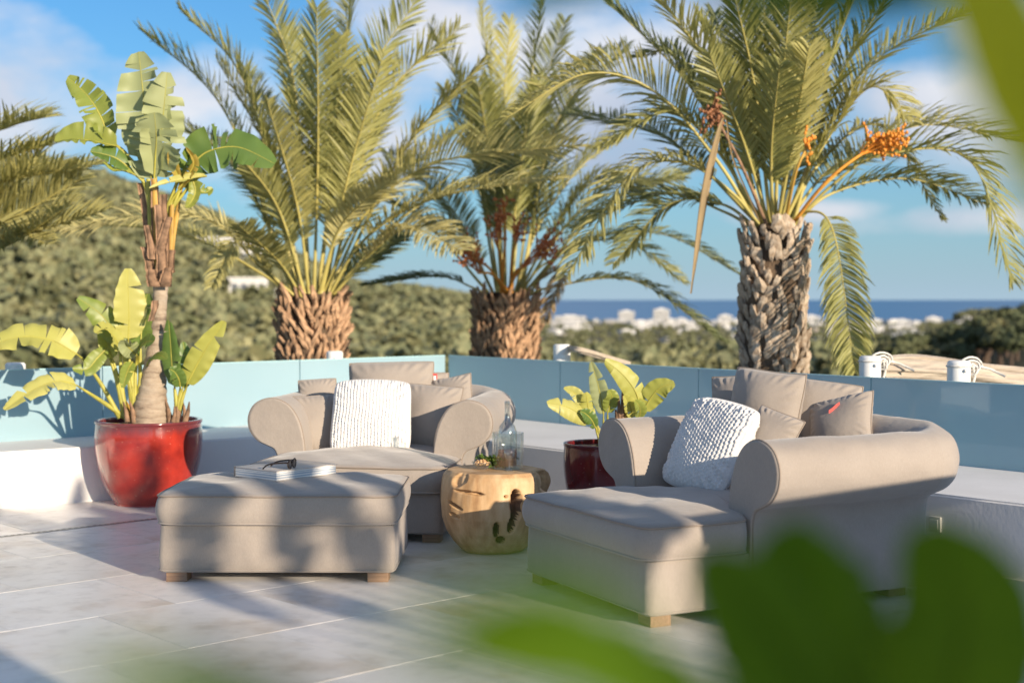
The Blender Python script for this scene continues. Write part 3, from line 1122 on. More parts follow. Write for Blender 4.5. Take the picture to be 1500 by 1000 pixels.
def box_cushion(hw, y0, y1, z0, z1, crown, rc=0.05, narrow=None, wr=0.004, seed=0):
    xs, ys = outline(hw, y0, y1, rc, 220, narrow)
    cx, cy = 0.0, (y0 + y1) / 2
    hx, hy = hw, (y1 - y0) / 2
    rows = []
    prof = [(0.0, z0 + 0.01), (0.7, z0 + 0.006), (0.955, z0), (0.985, z0 + 0.008)]
    hgt = z1 - z0
    for k in range(9):
        f = k / 8
        prof.append((0.988 + 0.024 * math.sin(PI * f) ** 0.8, z0 + 0.012 + (hgt - 0.018) * f))
    prof += [(0.985, z1 + 0.004)]
    for k in range(1, 22):
        s = 0.975 * (1 - k / 21) ** 0.8
        prof.append((s, z1 + 0.006 + crown * (1 - s ** 2.4)))
    for s, z in prof:
        row = []
        for x, y in zip(xs, ys):
            d = 1 - s
            ox = cx + (x - cx) * s
            oy = cy + (y - cy) * s
            n = hnoise((ox * 2 + seed, oy * 2)) * wr * min(1, max(0, (z - z0) / hgt)) * (0.4 + min(1, d * 6))
            row.append((ox, oy, z + n))
        rows.append(row)
    ringtop = [(x * 0.995, cy + (y - cy) * 0.995, z1 + 0.001 + hnoise((x * 2 + seed, y * 2)) * wr * 0.4) for x, y in zip(xs, ys)]
    ringbot = [(x * 0.988, cy + (y - cy) * 0.988, z0 + 0.010) for x, y in zip(xs, ys)]
    return MB().grid(rows, close_v=True), ringtop, ringbot


def feet(parent, spots, h=0.062, s=0.052, mat='foot'):
    for (x, y) in spots:
        o = MB().bevbox(-s, s, -s, s, 0, h, 0.004).build('foot', M[mat], parent, False)
        o.location = (x, y, -0.0005)


# --- ottoman
root = thing('ottoman', 'long taupe upholstered ottoman with a book on top', 'ottoman', (-1.165, 6.99, 0), math.radians(-0.5))
b = MB()
xs, ys = outline(0.585, 0.0, 0.80, 0.03, 160)
b.grid([[(x * s, 0.4 + (y - 0.4) * s, z) for x, y in zip(xs, ys)] for s, z in ((0.0, 0.05), (0.985, 0.05), (1.0, 0.056), (1.003, 0.12), (0.998, 0.2), (0.99, 0.283), (0.0, 0.284))], close_v=True)
b.build('base', M['fabric'], root, True, angle=50)
hem = MB().tube([(x * 1.004, 0.4 + (y - 0.4) * 1.004, 0.062) for x, y in zip(xs, ys)], 0.0028, 6, closed=True).build('hem', M['fabric'], root)
cm, rt_, rb_ = box_cushion(0.60, -0.02, 0.815, 0.283, 0.428, 0.044, 0.075, seed=2)
cu = cm.build('cushion', M['fabric'], root)
MB().tube(rt_, 0.0042, 6, closed=True).build('piping', M['piping'], cu)
MB().tube(rb_, 0.0055, 6, closed=True).build('piping', M['fabric'], cu)
feet(root, [(-0.50, 0.075), (0.50, 0.075), (-0.50, 0.72), (0.50, 0.72)])

# --- deep armchairs
PROF = catmull([(-0.175, 0.24), (-0.175, 0.40), (-0.165, 0.54), (-0.135, 0.65), (-0.075, 0.738), (0.01, 0.782), (0.09, 0.778), (0.158, 0.738), (0.192, 0.665),
                (0.182, 0.585), (0.135, 0.525), (0.075, 0.495), (0.03, 0.475), (0.008, 0.44), (0.001, 0.39), (0.0, 0.25), (0.0, 0.055)], 64)


def sweep(path, name, parent, rmin=-1.0, lift=None):
    """path: list of ((x, y), (nx, ny)); profile (q, z) is swept along it"""
    rows = []
    for k, ((x, y), (nx, ny)) in enumerate(path):
        lf = 1.0 if lift is None else lift[k]
        row = []
        for q, z in PROF:
            zz = z if z < 0.45 else 0.45 + (z - 0.45) * lf
            w = 0.003 * hnoise((x * 3 + q * 4, y * 3 + zz * 5))
            qs = 1.0 if lift is None else 1.0 - 0.34 * min(1.0, 4 * min(k, len(path) - 1 - k) / len(path))
            qq = max(q * (qs if q > 0 else 1.0) + w, rmin)
            row.append((x + nx * qq, y + ny * qq, zz + w))
        rows.append(row)
    m = MB().grid(rows)
    return m


def armchair(label, loc, rz):
    root = thing('armchair', label, 'armchair', loc, rz)
    W = 0.58
    A0, A1, YB, RC = 0.54, 1.46, 1.62, 0.16
    xs, ys = outline(W - 0.006, 0.0, YB - 0.03, 0.03, 200)
    cy = (YB - 0.03) / 2
    MB().grid([[(x * s, cy + (y - cy) * s, z) for x, y in zip(xs, ys)] for s, z in ((0.0, 0.05), (0.985, 0.05), (0.998, 0.056), (1.0, 0.12), (0.997, 0.2), (0.992, 0.283), (0.0, 0.284))], close_v=True).build('base', M['fabric'], root, True, angle=50)
    MB().tube([(x * 1.002, cy + (y - cy) * 1.002, 0.062) for x, y in zip(xs, ys)], 0.0028, 6, closed=True).build('hem', M['fabric'], root)
    cm, rt_, rb_ = box_cushion(0.592, -0.03, 1.40, 0.283, 0.428, 0.052, 0.085, narrow=(A0 - 0.015, 0.455), seed=5)
    cu = cm.build('seat_cushion', M['fabric'], root)
    MB().tube(rt_, 0.0042, 6, closed=True).build('piping', M['piping'], cu)
    MB().tube(rb_, 0.0055, 6, closed=True).build('piping', M['fabric'], cu)
    for sg in (1, -1):
        path = [((sg * W, A0 + (A1 - A0) * k / 16), (sg, 0)) for k in range(17)]
        arm = sweep(path, 'armrest', root).build('armrest', M['fabric'], root)
        # front panel of the arm with its piping
        rim = [(sg * (W + q), A0, z) for q, z in PROF]
        cx0 = sum(p[0] for p in rim) / len(rim); cz0 = sum(p[2] for p in rim) / len(rim)
        m = MB()
        rings = []
        for s, dy in ((1.0, 0.0), (0.985, -0.008), (0.95, -0.013), (0.90, -0.014)):
            # shrink towards the axis of the scroll (not convex, so follow the post for low points)
            ring = []
            for (x, y, z) in rim:
                ax_ = sg * (W + (-0.085 if z < 0.47 else (-0.085 + 0.095 * min(1, (z - 0.47) / 0.16))))
                az_ = z if z < 0.45 else min(max(z, 0.45), 0.66) 
                ring.append((ax_ + (x - ax_) * s, y + dy, az_ + (z - az_) * s))
            rings.append(ring)
        m.grid(rings)
        m.f.append(tuple(range(len(m.v) - len(rim), len(m.v))))
        fp = recalc(m.build('front_panel', M['fabric'], arm, True, angle=40))
        MB().tube([(x, y - 0.003, z) for x, y, z in rim], 0.0045, 6).build('piping', M['piping'], arm)
    path = []
    for k in range(13):
        a = PI / 2 * k / 12
        path.append(((W - RC + RC * math.cos(a), A1 + RC * math.sin(a)), (math.cos(a), math.sin(a))))
    for k in range(1, 10):
        path.append(((W - RC - 2 * (W - RC) * k / 10, YB), (0, 1)))
    for k in range(13):
        a = PI / 2 + PI / 2 * k / 12
        path.append(((-W + RC + RC * math.cos(a), A1 + RC * math.sin(a)), (math.cos(a), math.sin(a))))
    n = len(path)
    sweep(path, 'backrest', root, -RC + 0.01, lift=[1 + 0.10 * math.sin(PI * k / (n - 1)) for k in range(n)]).build('backrest', M['fabric'], root)
    feet(root, [(-0.50, 0.08), (0.50, 0.08), (-0.46, 1.42), (0.46, 1.42)])
    return root


# chair behind the ottoman: faces slightly to the left of the camera
C1_YAW = math.radians(-9)
C1 = Vector((-0.965, 8.20, 0))
chair1 = armchair('taupe deep armchair with rolled arms standing behind the long ottoman', C1, C1_YAW)
# chair with its long side to the camera
A_ = Vector((0.564, 6.02, 0)); B_ = Vector((0.077, 7.00, 0))
C2_YAW = math.atan2((A_ - B_).y, (A_ - B_).x)
C2 = (A_ + B_) / 2
chair2 = armchair('taupe deep armchair with rolled arms beside the tree-stump table, its long side in the sun', C2, C2_YAW)


# ------------------------------------------------------------------ pillows
def pillow_mesh(a, b, T, seed, n=44, knit=None):
    rr = np.random.RandomState(seed)
    ph = rr.uniform(0, 6.28, 8)
    s = np.linspace(-1, 1, n); S, Tt = np.meshgrid(s, s, indexing='ij')
    cc_, cr_ = (0.06, 0.035) if knit is None else (0.01, 0.085)
    cx = (1 - cc_ * (1 - Tt ** 2)) * (1 - cr_ * S ** 4 * Tt ** 4); cyy = (1 - cc_ * (1 - S ** 2)) * (1 - cr_ * S ** 4 * Tt ** 4)
    X = a * S * cx * (1 - 0.02 * np.sin(2.2 * Tt + ph[0]))
    Y = b * Tt * cyy * (1 - 0.02 * np.sin(2.4 * S + ph[1]))
    th = T * np.clip((1 - S ** 2), 0, 1) ** 0.45 * np.clip((1 - Tt ** 2), 0, 1) ** 0.45
    th = th * (1 + 0.10 * np.sin(3 * S + ph[2]) * np.cos(2.5 * Tt + ph[3]))
    edge = np.minimum(1 - np.abs(S), 1 - np.abs(Tt))
    wrk = 0.006 * np.sin(26 * np.arctan2(Tt, S) + ph[4]) * np.exp(-((edge - 0.16) / 0.13) ** 2) * np.clip(np.abs(S * Tt) * 2.2, 0, 1)
    th = np.maximum(th + wrk * (edge > 0.01), 0)
    if knit is not None:
        N = knit
        c = (S * 0.5 + 0.5) * N; r = (Tt * 0.5 + 0.5) * N * 1.05
        c = c + 0.16 * np.sin(3.1 * Tt + ph[5]) + 0.07 * np.sin(9 * Tt + ph[6]); r = r + 0.35 * np.sin(2.3 * S + ph[7])
        colphase = np.cos(2 * PI * c)
        st = np.cos(2 * PI * r + PI * (np.floor(c + 0.5) % 2))
        k = (0.0056 * (colphase * 0.5 + 0.5) ** 0.7 + 0.0045 * (st * 0.5 + 0.5) * (colphase * 0.5 + 0.5))
        k = k * (1 + 0.35 * rr.uniform(-1, 1, (60, 60))[np.clip(np.floor(c + 4).astype(int), 0, 59), np.clip(np.floor(r + 6).astype(int), 0, 59)])
        m = np.clip(edge * 14, 0, 1)
        th = th + k * m
    front = np.stack([X, Y, th], -1); back = np.stack([X, Y, -th], -1)
    mb = MB().grid(front.tolist()).grid(back[::-1].tolist())
    e = list(range(n))
    rim = [tuple(front[i][0]) for i in e] + [tuple(front[-1][j]) for j in e[1:]] + [tuple(front[i][-1]) for i in e[-2::-1]] + [tuple(front[0][j]) for j in e[-2:0:-1]]
    return mb, rim


def pillow(label, center, normal, roll, a, b, T, seed, knit=None, up=(0, 0, 1), group=None):
    nrm = Vector(normal).normalized()
    u_ = Vector(up) - nrm * Vector(up).dot(nrm); u_.normalize()
    x_ = u_.cross(nrm).normalized()
    c, s = math.cos(roll), math.sin(roll)
    xr = x_ * c + u_ * s; yr = u_ * c - x_ * s
    mat = Matrix((xr, yr, nrm)).transposed().to_4x4()
    root = thing('knit_pillow' if knit else 'throw_pillow', label, 'pillow')
    root.matrix_world = Matrix.Translation(center) @ mat
    mb, rim = pillow_mesh(a, b, T, seed, 150 if knit else 44, knit)
    mb.build('pillow_cover', M['knit' if knit else 'fabric'], root)
    if not knit:
        MB().tube([(x * 1.003, y * 1.003, z) for x, y, z in rim], 0.0042, 6, closed=True).build('piping', M['piping'], root)
    return root


def cl(chair_loc, yaw, x, y, z):
    """chair-local point -> world"""
    return Vector(chair_loc) + Matrix.Rotation(yaw, 3, 'Z') @ Vector((x, y, z))


def cdir(yaw, x, y, z):
    return Matrix.Rotation(yaw, 3, 'Z') @ Vector((x, y, z))


def pil_px(u, v, Y):
    return px(u, v, Y)


# on the chair behind the ottoman
def P1(label, u, v, Y, nx, nz, roll, a, b, T, seed, knit=None):
    return pillow(label, px(u, v, Y), (nx, -1, nz), roll, a, b, T, seed, knit)


P1('tall taupe back pillow rising behind the white knit pillow', 573, 588, 9.42, -0.05, 0.25, 0.02, 0.285, 0.275, 0.135, 1)
P1('taupe pillow tucked behind the tall back pillow, red tag at its seam', 597, 598, 9.60, 0.10, 0.25, -0.06, 0.27, 0.27, 0.09, 2)
P1('small taupe pillow resting above the sunny left armrest cushion', 466, 588, 9.36, 0.10, 0.30, 0.05, 0.125, 0.155, 0.07, 3)
P1('taupe pillow leaning on the inside of the armrest nearest the red pot', 466, 621, 9.06, 0.22, 0.30, 0.03, 0.16, 0.195, 0.085, 4)
P1('taupe pillow half in the shadow of the armrest beside the stump table', 628, 612, 9.12, -0.25, 0.35, -0.04, 0.21, 0.225, 0.095, 5)
P1('taupe pillow with pointed corner behind the armrest beside the stump table', 660, 585, 9.36, -0.45, 0.35, 0.18, 0.16, 0.16, 0.075, 6)
w1 = P1('white chunky-knit pillow in the middle of the chair behind the ottoman', 544, 611, 8.93, -0.05, 0.36, 0.0, 0.255, 0.245, 0.085, 7, 24)
o = MB().bevbox(-0.018, 0.018, -0.035, 0.035, -0.001, 0.002, 0.0008).build('label_patch', M['grey_label'], w1); o.location = (0.10, -0.155, 0.060); o.rotation_euler = (0.28, 0.1, 0)
tg = thing('pillow_tag', 'red and white fabric tag on the pillow behind the knit pillow', 'tag', px(637, 555, 9.45))
MB().bevbox(-0.016, 0.016, -0.003, 0.003, -0.040, 0.036, 0.002).build('ribbon', M['red_tag'], tg)
MB().bevbox(-0.008, 0.008, -0.0042, -0.002, -0.025, 0.022, 0.0005).build('print', M['white_print'], tg)


# on the chair with its long side to the camera (normals roughly along its facing direction)
fx, fy = cdir(C2_YAW, 0, -1, 0).x, cdir(C2_YAW, 0, -1, 0).y
def P2(label, u, v, Y, n, roll, a, b, T, seed, knit=None):
    return pillow(label, px(u, v, Y), n, roll, a, b, T, seed, knit)


P2('taupe pillow corner peeping out behind the puffed centre pillow', 1082, 598, 7.62, (-0.6, -0.8, 0.25), 0.1, 0.17, 0.19, 0.07, 22)
P2('puffed taupe centre pillow with dark piped edge on the long-sided chair', 1120, 607, 7.28, (-0.62, -0.75, 0.22), -0.05, 0.205, 0.235, 0.125, 23)
P2('broad taupe pillow between the centre pillow and the red-tagged one', 1196, 611, 7.32, (-0.35, -0.9, 0.40), -0.12, 0.215, 0.205, 0.10, 24)
P2('small taupe pillow wedged upright between knit pillow and rolled arm', 1128, 640, 6.92, (-0.45, -0.75, 0.45), -0.35, 0.13, 0.14, 0.07, 25)
P2('taupe pillow standing on its corner against the long rolled arm, red tag at its edge', 1232, 622, 7.12, (-0.60, -0.62, 0.50), 0.28, 0.175, 0.16, 0.085, 26)
w2 = P2('white chunky-knit pillow slanting on the long-sided chair', 1040, 653, 7.00, (-0.70, -0.52, 0.48), -0.10, 0.235, 0.245, 0.085, 27, 22)
tg = thing('pillow_tag', 'crumpled red fabric tag at the edge of the pillow on the long-sided chair', 'tag', px(1222, 597, 7.10))
MB().grid([[(x, 0.006 * math.sin(40 * x), z + 0.5 * x + 0.006 * math.sin(60 * x)) for z in (-0.009, 0.009)] for x in np.linspace(-0.028, 0.028, 12)]).build('ribbon', M['red_tag'], tg)

# ------------------------------------------------------------------ stump table
SP = Vector((-0.105, 7.93, 0))
root = thing('stump_table', 'round golden teak root stump table with dark hollows', 'side table', SP)
NS, NR = 240, 120
H = 0.445
rows = []
rgs = np.random.RandomState(4)
cav = []      # cavities: angle, height, half-angle, half-height, depth, tilt
def add_cav(u, v, wu, hv, depth, tilt=0.0):
    # pixel on the front of the stump -> angle and height
    xx = (u - 750.0) / F * 7.68 - SP.x
    a = math.asin(max(-0.98, min(0.98, xx / 0.30)))
    z = px(u, v, 7.66).z
    cav.append((a, z, wu / F * 7.7 / 0.30, hv / F * 7.7, depth, tilt))
add_cav(757, 742, 9, 22, 0.10)
add_cav(753, 768, 7, 14, 0.08, 0.5)
add_cav(727, 776, 5, 12, 0.07, 0.2)
add_cav(736, 792, 9, 6, 0.05)
add_cav(741, 727, 2.4, 2.4, 0.04)
add_cav(755, 724, 4.0, 3.2, 0.05)
add_cav(686, 722, 24, 2.6, 0.028, -0.08)
add_cav(664, 742, 17, 2.2, 0.028, -0.35)
add_cav(668, 705, 14, 9, 0.022, 0.2)
add_cav(664, 757, 9, 2.5, 0.02, -0.3)
cav.append((1.25, 0.40, 0.30, 0.06, 0.07, 0.0)); cav.append((1.45, 0.28, 0.22, 0.10, 0.08, 0.0)); cav.append((2.2, 0.3, 0.3, 0.08, 0.06, 0.2))
def vnoise(a, z, s):
    x, y = math.cos(a), math.sin(a)
    return (math.sin(3.1 * s * x + 1.7) * math.sin(2.7 * s * y + 0.4 + 4 * z) + 0.5 * math.sin(6.3 * s * x + 9 * z * s + 0.3) * math.cos(5.9 * s * y + 2.1) + 0.25 * math.sin(13 * s * x - 17 * z + 11 * s * y))
prof_z = [0.0, 0.02, 0.06, 0.12, 0.20, 0.28, 0.34, 0.40, 0.43, H]
prof_r = [0.165, 0.195, 0.232, 0.268, 0.293, 0.298, 0.294, 0.285, 0.276, 0.262]
heights = list(np.linspace(0.0, H, NR))
for z in heights:
    row = []
    for k in range(NS):
        a = 2 * PI * k / NS
        ang = math.atan2(math.sin(a), math.cos(a))
        r = np.interp(z, prof_z, prof_r) * (1 + 0.020 * vnoise(a, z, 1.0) + 0.008 * vnoise(a, z, 2.6))
        # swell to the right at the top
        r += 0.055 * math.exp(-((ang - 1.35) / 0.45) ** 2) * math.exp(-((z - 0.40) / 0.09) ** 2)
        for (ca, cz, wa, hz, dp, tl) in cav:
            da = (ang - ca); dz_ = (z - cz) - tl * da * 0.3
            q = (da / wa) ** 2 + (dz_ / hz) ** 2 + 0.30 * vnoise(a * 2, z * 2, 1.7)
            if q < 1.6:
                r -= dp * (1 - max(0, min(1, (q - 0.6) / 0.7)) ** 1.0) * (0.85 + 0.25 * vnoise(a, z, 1.6))
        row.append((r * math.sin(a), -r * math.cos(a), z))
    rows.append(row)
# top face: rings inwards with slight relief
for s in (0.985, 0.96, 0.9, 0.75, 0.5, 0.25, 0.0):
    row = []
    for k in range(NS):
        x, y, z = rows[NR - 1][k]
        row.append((x * s, y * s, H + (0.004 if s > 0.97 else 0.006) + 0.002 * math.sin(9 * x * s + 4) * math.cos(8 * y * s)))
    rows.append(row)
mb = MB().grid(rows, close_v=True)
st = recalc(mb.build('root_wood', M['teak'], root))
# darker brown inside of hollows: second material on carved faces
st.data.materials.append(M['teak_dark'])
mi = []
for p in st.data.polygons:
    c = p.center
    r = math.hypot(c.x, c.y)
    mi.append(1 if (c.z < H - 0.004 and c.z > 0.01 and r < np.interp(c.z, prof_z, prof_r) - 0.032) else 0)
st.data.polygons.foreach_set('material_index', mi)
TOPZ = H + 0.006

# ------------------------------------------------------------------ things on the stump
def stand(u, v, z):
    """point at height z seen at pixel (u, v)"""
    return floor_px(u, v, z)


BP = Vector((px(744, 660, 7.93).x, 7.95, TOPZ))
# glass cooler, ribbed
root = thing('glass_cooler', 'ribbed clear glass wine cooler on the stump table', 'wine cooler', BP)
rows = []
for r, z in [(0.0, 0.0), (0.080, 0.0), (0.083, 0.004), (0.086, 0.10), (0.087, 0.20), (0.0865, 0.2035), (0.0835, 0.203), (0.082, 0.10), (0.079, 0.008), (0.0, 0.008)]:
    rows.append([((r + (0.0022 * math.cos(a * 26) if 0.0835 < r else 0)) * math.cos(a), (r + (0.0022 * math.cos(a * 26) if 0.0835 < r else 0)) * math.sin(a), z) for a in [2 * PI * k / 208 for k in range(208)]])
recalc(MB().grid(rows, close_v=True).build('vessel', M['clear'], root))
# bottle of rose wine inside it
root = thing('wine_bottle', 'clear long-necked bottle of rose wine standing in the glass cooler', 'bottle', BP + Vector((-0.004, 0, 0.0085)))
outer = [(0.0, 0.0), (0.050, 0.0), (0.055, 0.006), (0.056, 0.17), (0.054, 0.20), (0.044, 0.232), (0.028, 0.252), (0.0175, 0.268), (0.0155, 0.29), (0.0150, 0.355), (0.0178, 0.357), (0.0178, 0.368), (0.015, 0.369)]
inner = [(0.0118, 0.369), (0.0118, 0.29), (0.0145, 0.268), (0.025, 0.249), (0.041, 0.229), (0.051, 0.199), (0.053, 0.17), (0.052, 0.010), (0.0, 0.008)]
recalc(MB().lathe(outer + inner, 48).build('bottle_glass', M['clear'], root))
recalc(MB().lathe([(0.0, 0.0085), (0.0515, 0.0105), (0.0524, 0.095), (0.0, 0.0952)], 48).build('wine', M['rose'], root))
recalc(MB().lathe([(0.0, 0.352), (0.0112, 0.352), (0.0112, 0.372), (0.0, 0.372)], 20).build('stopper', M['clear'], root))
# goblet in front
gp = stand(746, 689, TOPZ)
root = thing('goblet', 'small clear stemmed glass in front of the wine cooler', 'glass', gp)
recalc(MB().lathe([(0, 0), (0.028, 0), (0.028, 0.003), (0.006, 0.006), (0.0045, 0.03), (0.0055, 0.058), (0.022, 0.068), (0.031, 0.09), (0.030, 0.125), (0.0288, 0.125), (0.0295, 0.09), (0.021, 0.071), (0.0, 0.065)], 36).build('glass', M['clear'], root))
# bowl of nuts
bp = stand(706, 687, TOPZ)
root = thing('nut_bowl', 'small clear bowl heaped with nuts on the stump table', 'bowl', bp)
recalc(MB().lathe([(0, 0), (0.028, 0), (0.030, 0.003), (0.048, 0.022), (0.058, 0.042), (0.056, 0.043), (0.046, 0.025), (0.028, 0.007), (0, 0.006)], 40).build('dish', M['clear'], root))
rn = random.Random(3)
nut_me = None
for k in range(46):
    a = rn.uniform(0, 6.28); rr_ = 0.044 * math.sqrt(rn.random()); z = 0.030 + 0.022 * (1 - (rr_ / 0.046) ** 2) * rn.uniform(0.5, 1.0)
    if nut_me is None:
        o = MB().lathe([(0, -0.007), (0.0055, -0.005), (0.0075, 0), (0.0055, 0.006), (0, 0.010)], 8).build('nut', M['nut'], root)
        nut_me = o.data
    else:
        o = link('nut', nut_me, root)
    o.location = (rr_ * math.cos(a), rr_ * math.sin(a), z)
    o.rotation_euler = (rn.uniform(0, 3), rn.uniform(0, 3), rn.uniform(0, 3))
# sprig of herbs
hp = stand(733, 686, TOPZ)
root = thing('herb_sprig', 'loose green herb sprig lying between nut bowl and glass', 'sprig', hp)
leaf_me = None
for s in range(17):
    a = rn.uniform(0, 2 * PI)
    L = rn.uniform(0.06, 0.115)
    b0 = Vector((rn.uniform(-.045, .045), rn.uniform(-.03, .02), 0.002))
    e0 = b0 + Vector((math.cos(a) * L * 1.0, math.sin(a) * L * 0.5, rn.uniform(0.025, 0.075)))
    mid = (b0 + e0) / 2 + Vector((0, 0, 0.02))
    C = catmull([b0, mid, e0], 9)
    stem = MB().tube(C, 0.0014, 5).build('stem', M['herb'], root)
    for k in range(1, 9):
        for sg in (-1, 1):
            if leaf_me is None:
                g = [[(w * 0.008 * math.sin(PI * min(1, t * 0.95 + 0.03)) ** 0.7, t * 0.026, 0.003 * abs(w) + 0.003 * math.sin(PI * t)) for w in (-1, 0, 1)] for t in np.linspace(0, 1, 6)]
                o = MB().grid(g).build('leaf', M['herb'], stem); leaf_me = o.data
            else:
                o = link('leaf', leaf_me, stem)
            o.location = C[k]
            o.rotation_euler = (rn.uniform(-.5, .9), rn.uniform(-.7, .7), a + sg * 1.1 - PI / 2 + rn.uniform(-.4, .4))
            s_ = rn.uniform(0.6, 1.25); o.scale = (s_, s_, s_)

# ------------------------------------------------------------------ book and sunglasses on the ottoman
OT = 0.473
bF = floor_px(405, 706, OT); bR = floor_px(498, 694, OT); bL = floor_px(345, 699, OT)
ang = math.atan2((bR - bF).y, (bR - bF).x)
Lb = 0.42; Wb = 0.33
root = thing('hardback_book', 'thick pale hardback picture book lying on the ottoman', 'book', bF + Vector((0, 0, 0.003)), ang)
MB().bevbox(0, Lb, 0, Wb, 0, 0.004, 0.0015).build('back_cover', M['cover'], root)
MB().bevbox(0, Lb, 0, Wb, 0.049, 0.053, 0.0015).build('front_cover', M['cover'], root)
MB().bevbox(-0.001, Lb + 0.001, Wb - 0.001, Wb + 0.004, -0.0005, 0.0535, 0.0018).build('spine', M['spine'], root)
pgs = MB()
pgs.box(0.006, Lb - 0.006, 0.006, Wb - 0.001, 0.0045, 0.0485).build('page_block', M['paper'], root, False)
M['paper_band'] = plain('page_block_printed', (0.36, 0.42, 0.50), 0.8, var=0.2, nscale=3)
for (z0, z1) in ((0.012, 0.018), (0.024, 0.031), (0.036, 0.039)):
    MB().box(0.005, Lb - 0.0052, 0.0052, Wb - 0.004, z0, z1).build('printed_pages', M['paper_band'], root, False)
MB().box(0.003, Lb - 0.003, 0.003, Wb - 0.002, 0.0486, 0.0492).build('end_paper', M['red_line'], root, False)
bk = root
gpt = floor_px(428, 686, OT + 0.056)
root = thing('sunglasses', 'dark sunglasses folded open on the book', 'sunglasses', gpt, math.radians(80))
for sx in (-0.034, 0.034):
    ring = [(sx + 0.028 * math.cos(a) * (1 + 0.12 * math.cos(2 * a)), 0.002 * math.cos(2 * a), 0.026 + 0.023 * math.sin(a)) for a in [2 * PI * k / 28 for k in range(28)]]
    MB().tube(ring, 0.0034, 8, closed=True).build('rim', M['specs'], root)
    m = MB(); m.add([(sx, -0.002, 0.026)] + ring, [(0, k + 1, (k + 1) % 28 + 1) for k in range(28)]); m.build('lens', M['lens'], root)
MB().tube([(-0.008, 0, 0.032), (0, -0.003, 0.036), (0.008, 0, 0.032)], 0.003, 8).build('bridge', M['specs'], root)
for sg in (-1, 1):
    MB().tube(catmull([(sg * 0.064, 0, 0.036), (sg * 0.068, 0.02, 0.037), (sg * 0.066, 0.09, 0.030), (sg * 0.060, 0.12, 0.018), (sg * 0.056, 0.138, 0.002)], 16), [0.0045] * 8 + [0.004] * 8, 8).build('temple', M['specs'], root)


# ------------------------------------------------------------------ pots
def pot_profile(R, Hh):
    return [(0.0, 0.0), (0.60 * R, 0.0), (0.64 * R, 0.012), (0.78 * R, 0.16 * Hh), (0.91 * R, 0.38 * Hh), (0.985 * R, 0.62 * Hh), (1.0 * R, 0.80 * Hh), (0.985 * R, 0.95 * Hh), (1.0 * R, 0.968 * Hh),
            (1.005 * R, 0.99 * Hh), (0.985 * R, 1.0 * Hh), (0.93 * R, 1.0 * Hh), (0.91 * R, 0.985 * Hh), (0.905 * R, 0.90 * Hh), (0.88 * R, 0.75 * Hh)]


def pot(name, label, loc, R, Hh, mat):
    root = thing(name, label, 'plant pot', loc)
    pr = catmull([(r, z, 0) for r, z in pot_profile(R, Hh)], 90)
    recalc(MB().lathe([(max(p[0], 0), max(p[1], 0)) for p in pr], 72).build('glazed_body', M[mat], root))
    n = 40
    rows = []
    rr = random.Random(1)
    for k in range(8):
        s = 1 - k / 7
        rows.append([(0.905 * R * s * math.cos(a), 0.905 * R * s * math.sin(a), 0.93 * Hh + 0.008 * math.sin(7 * a + 5 * s) + 0.02 * (1 - s)) for a in [2 * PI * j / n for j in range(n)]])
    MB().grid(rows, close_v=True).build('soil', M['soil'], root)
    return root


POT1 = Vector((px(218, 700, 9.75).x, 9.76, 0))
pot('glazed_pot', 'big bright red glazed pot holding the tall strelitzia', POT1, 0.362, 0.575, 'pot_red')
POT2 = Vector((px(880, 660, 8.92).x, 8.92, 0))
pot('glazed_pot', 'smaller maroon glazed pot half hidden by the chair arm', POT2, 0.235, 0.50, 'pot_maroon')

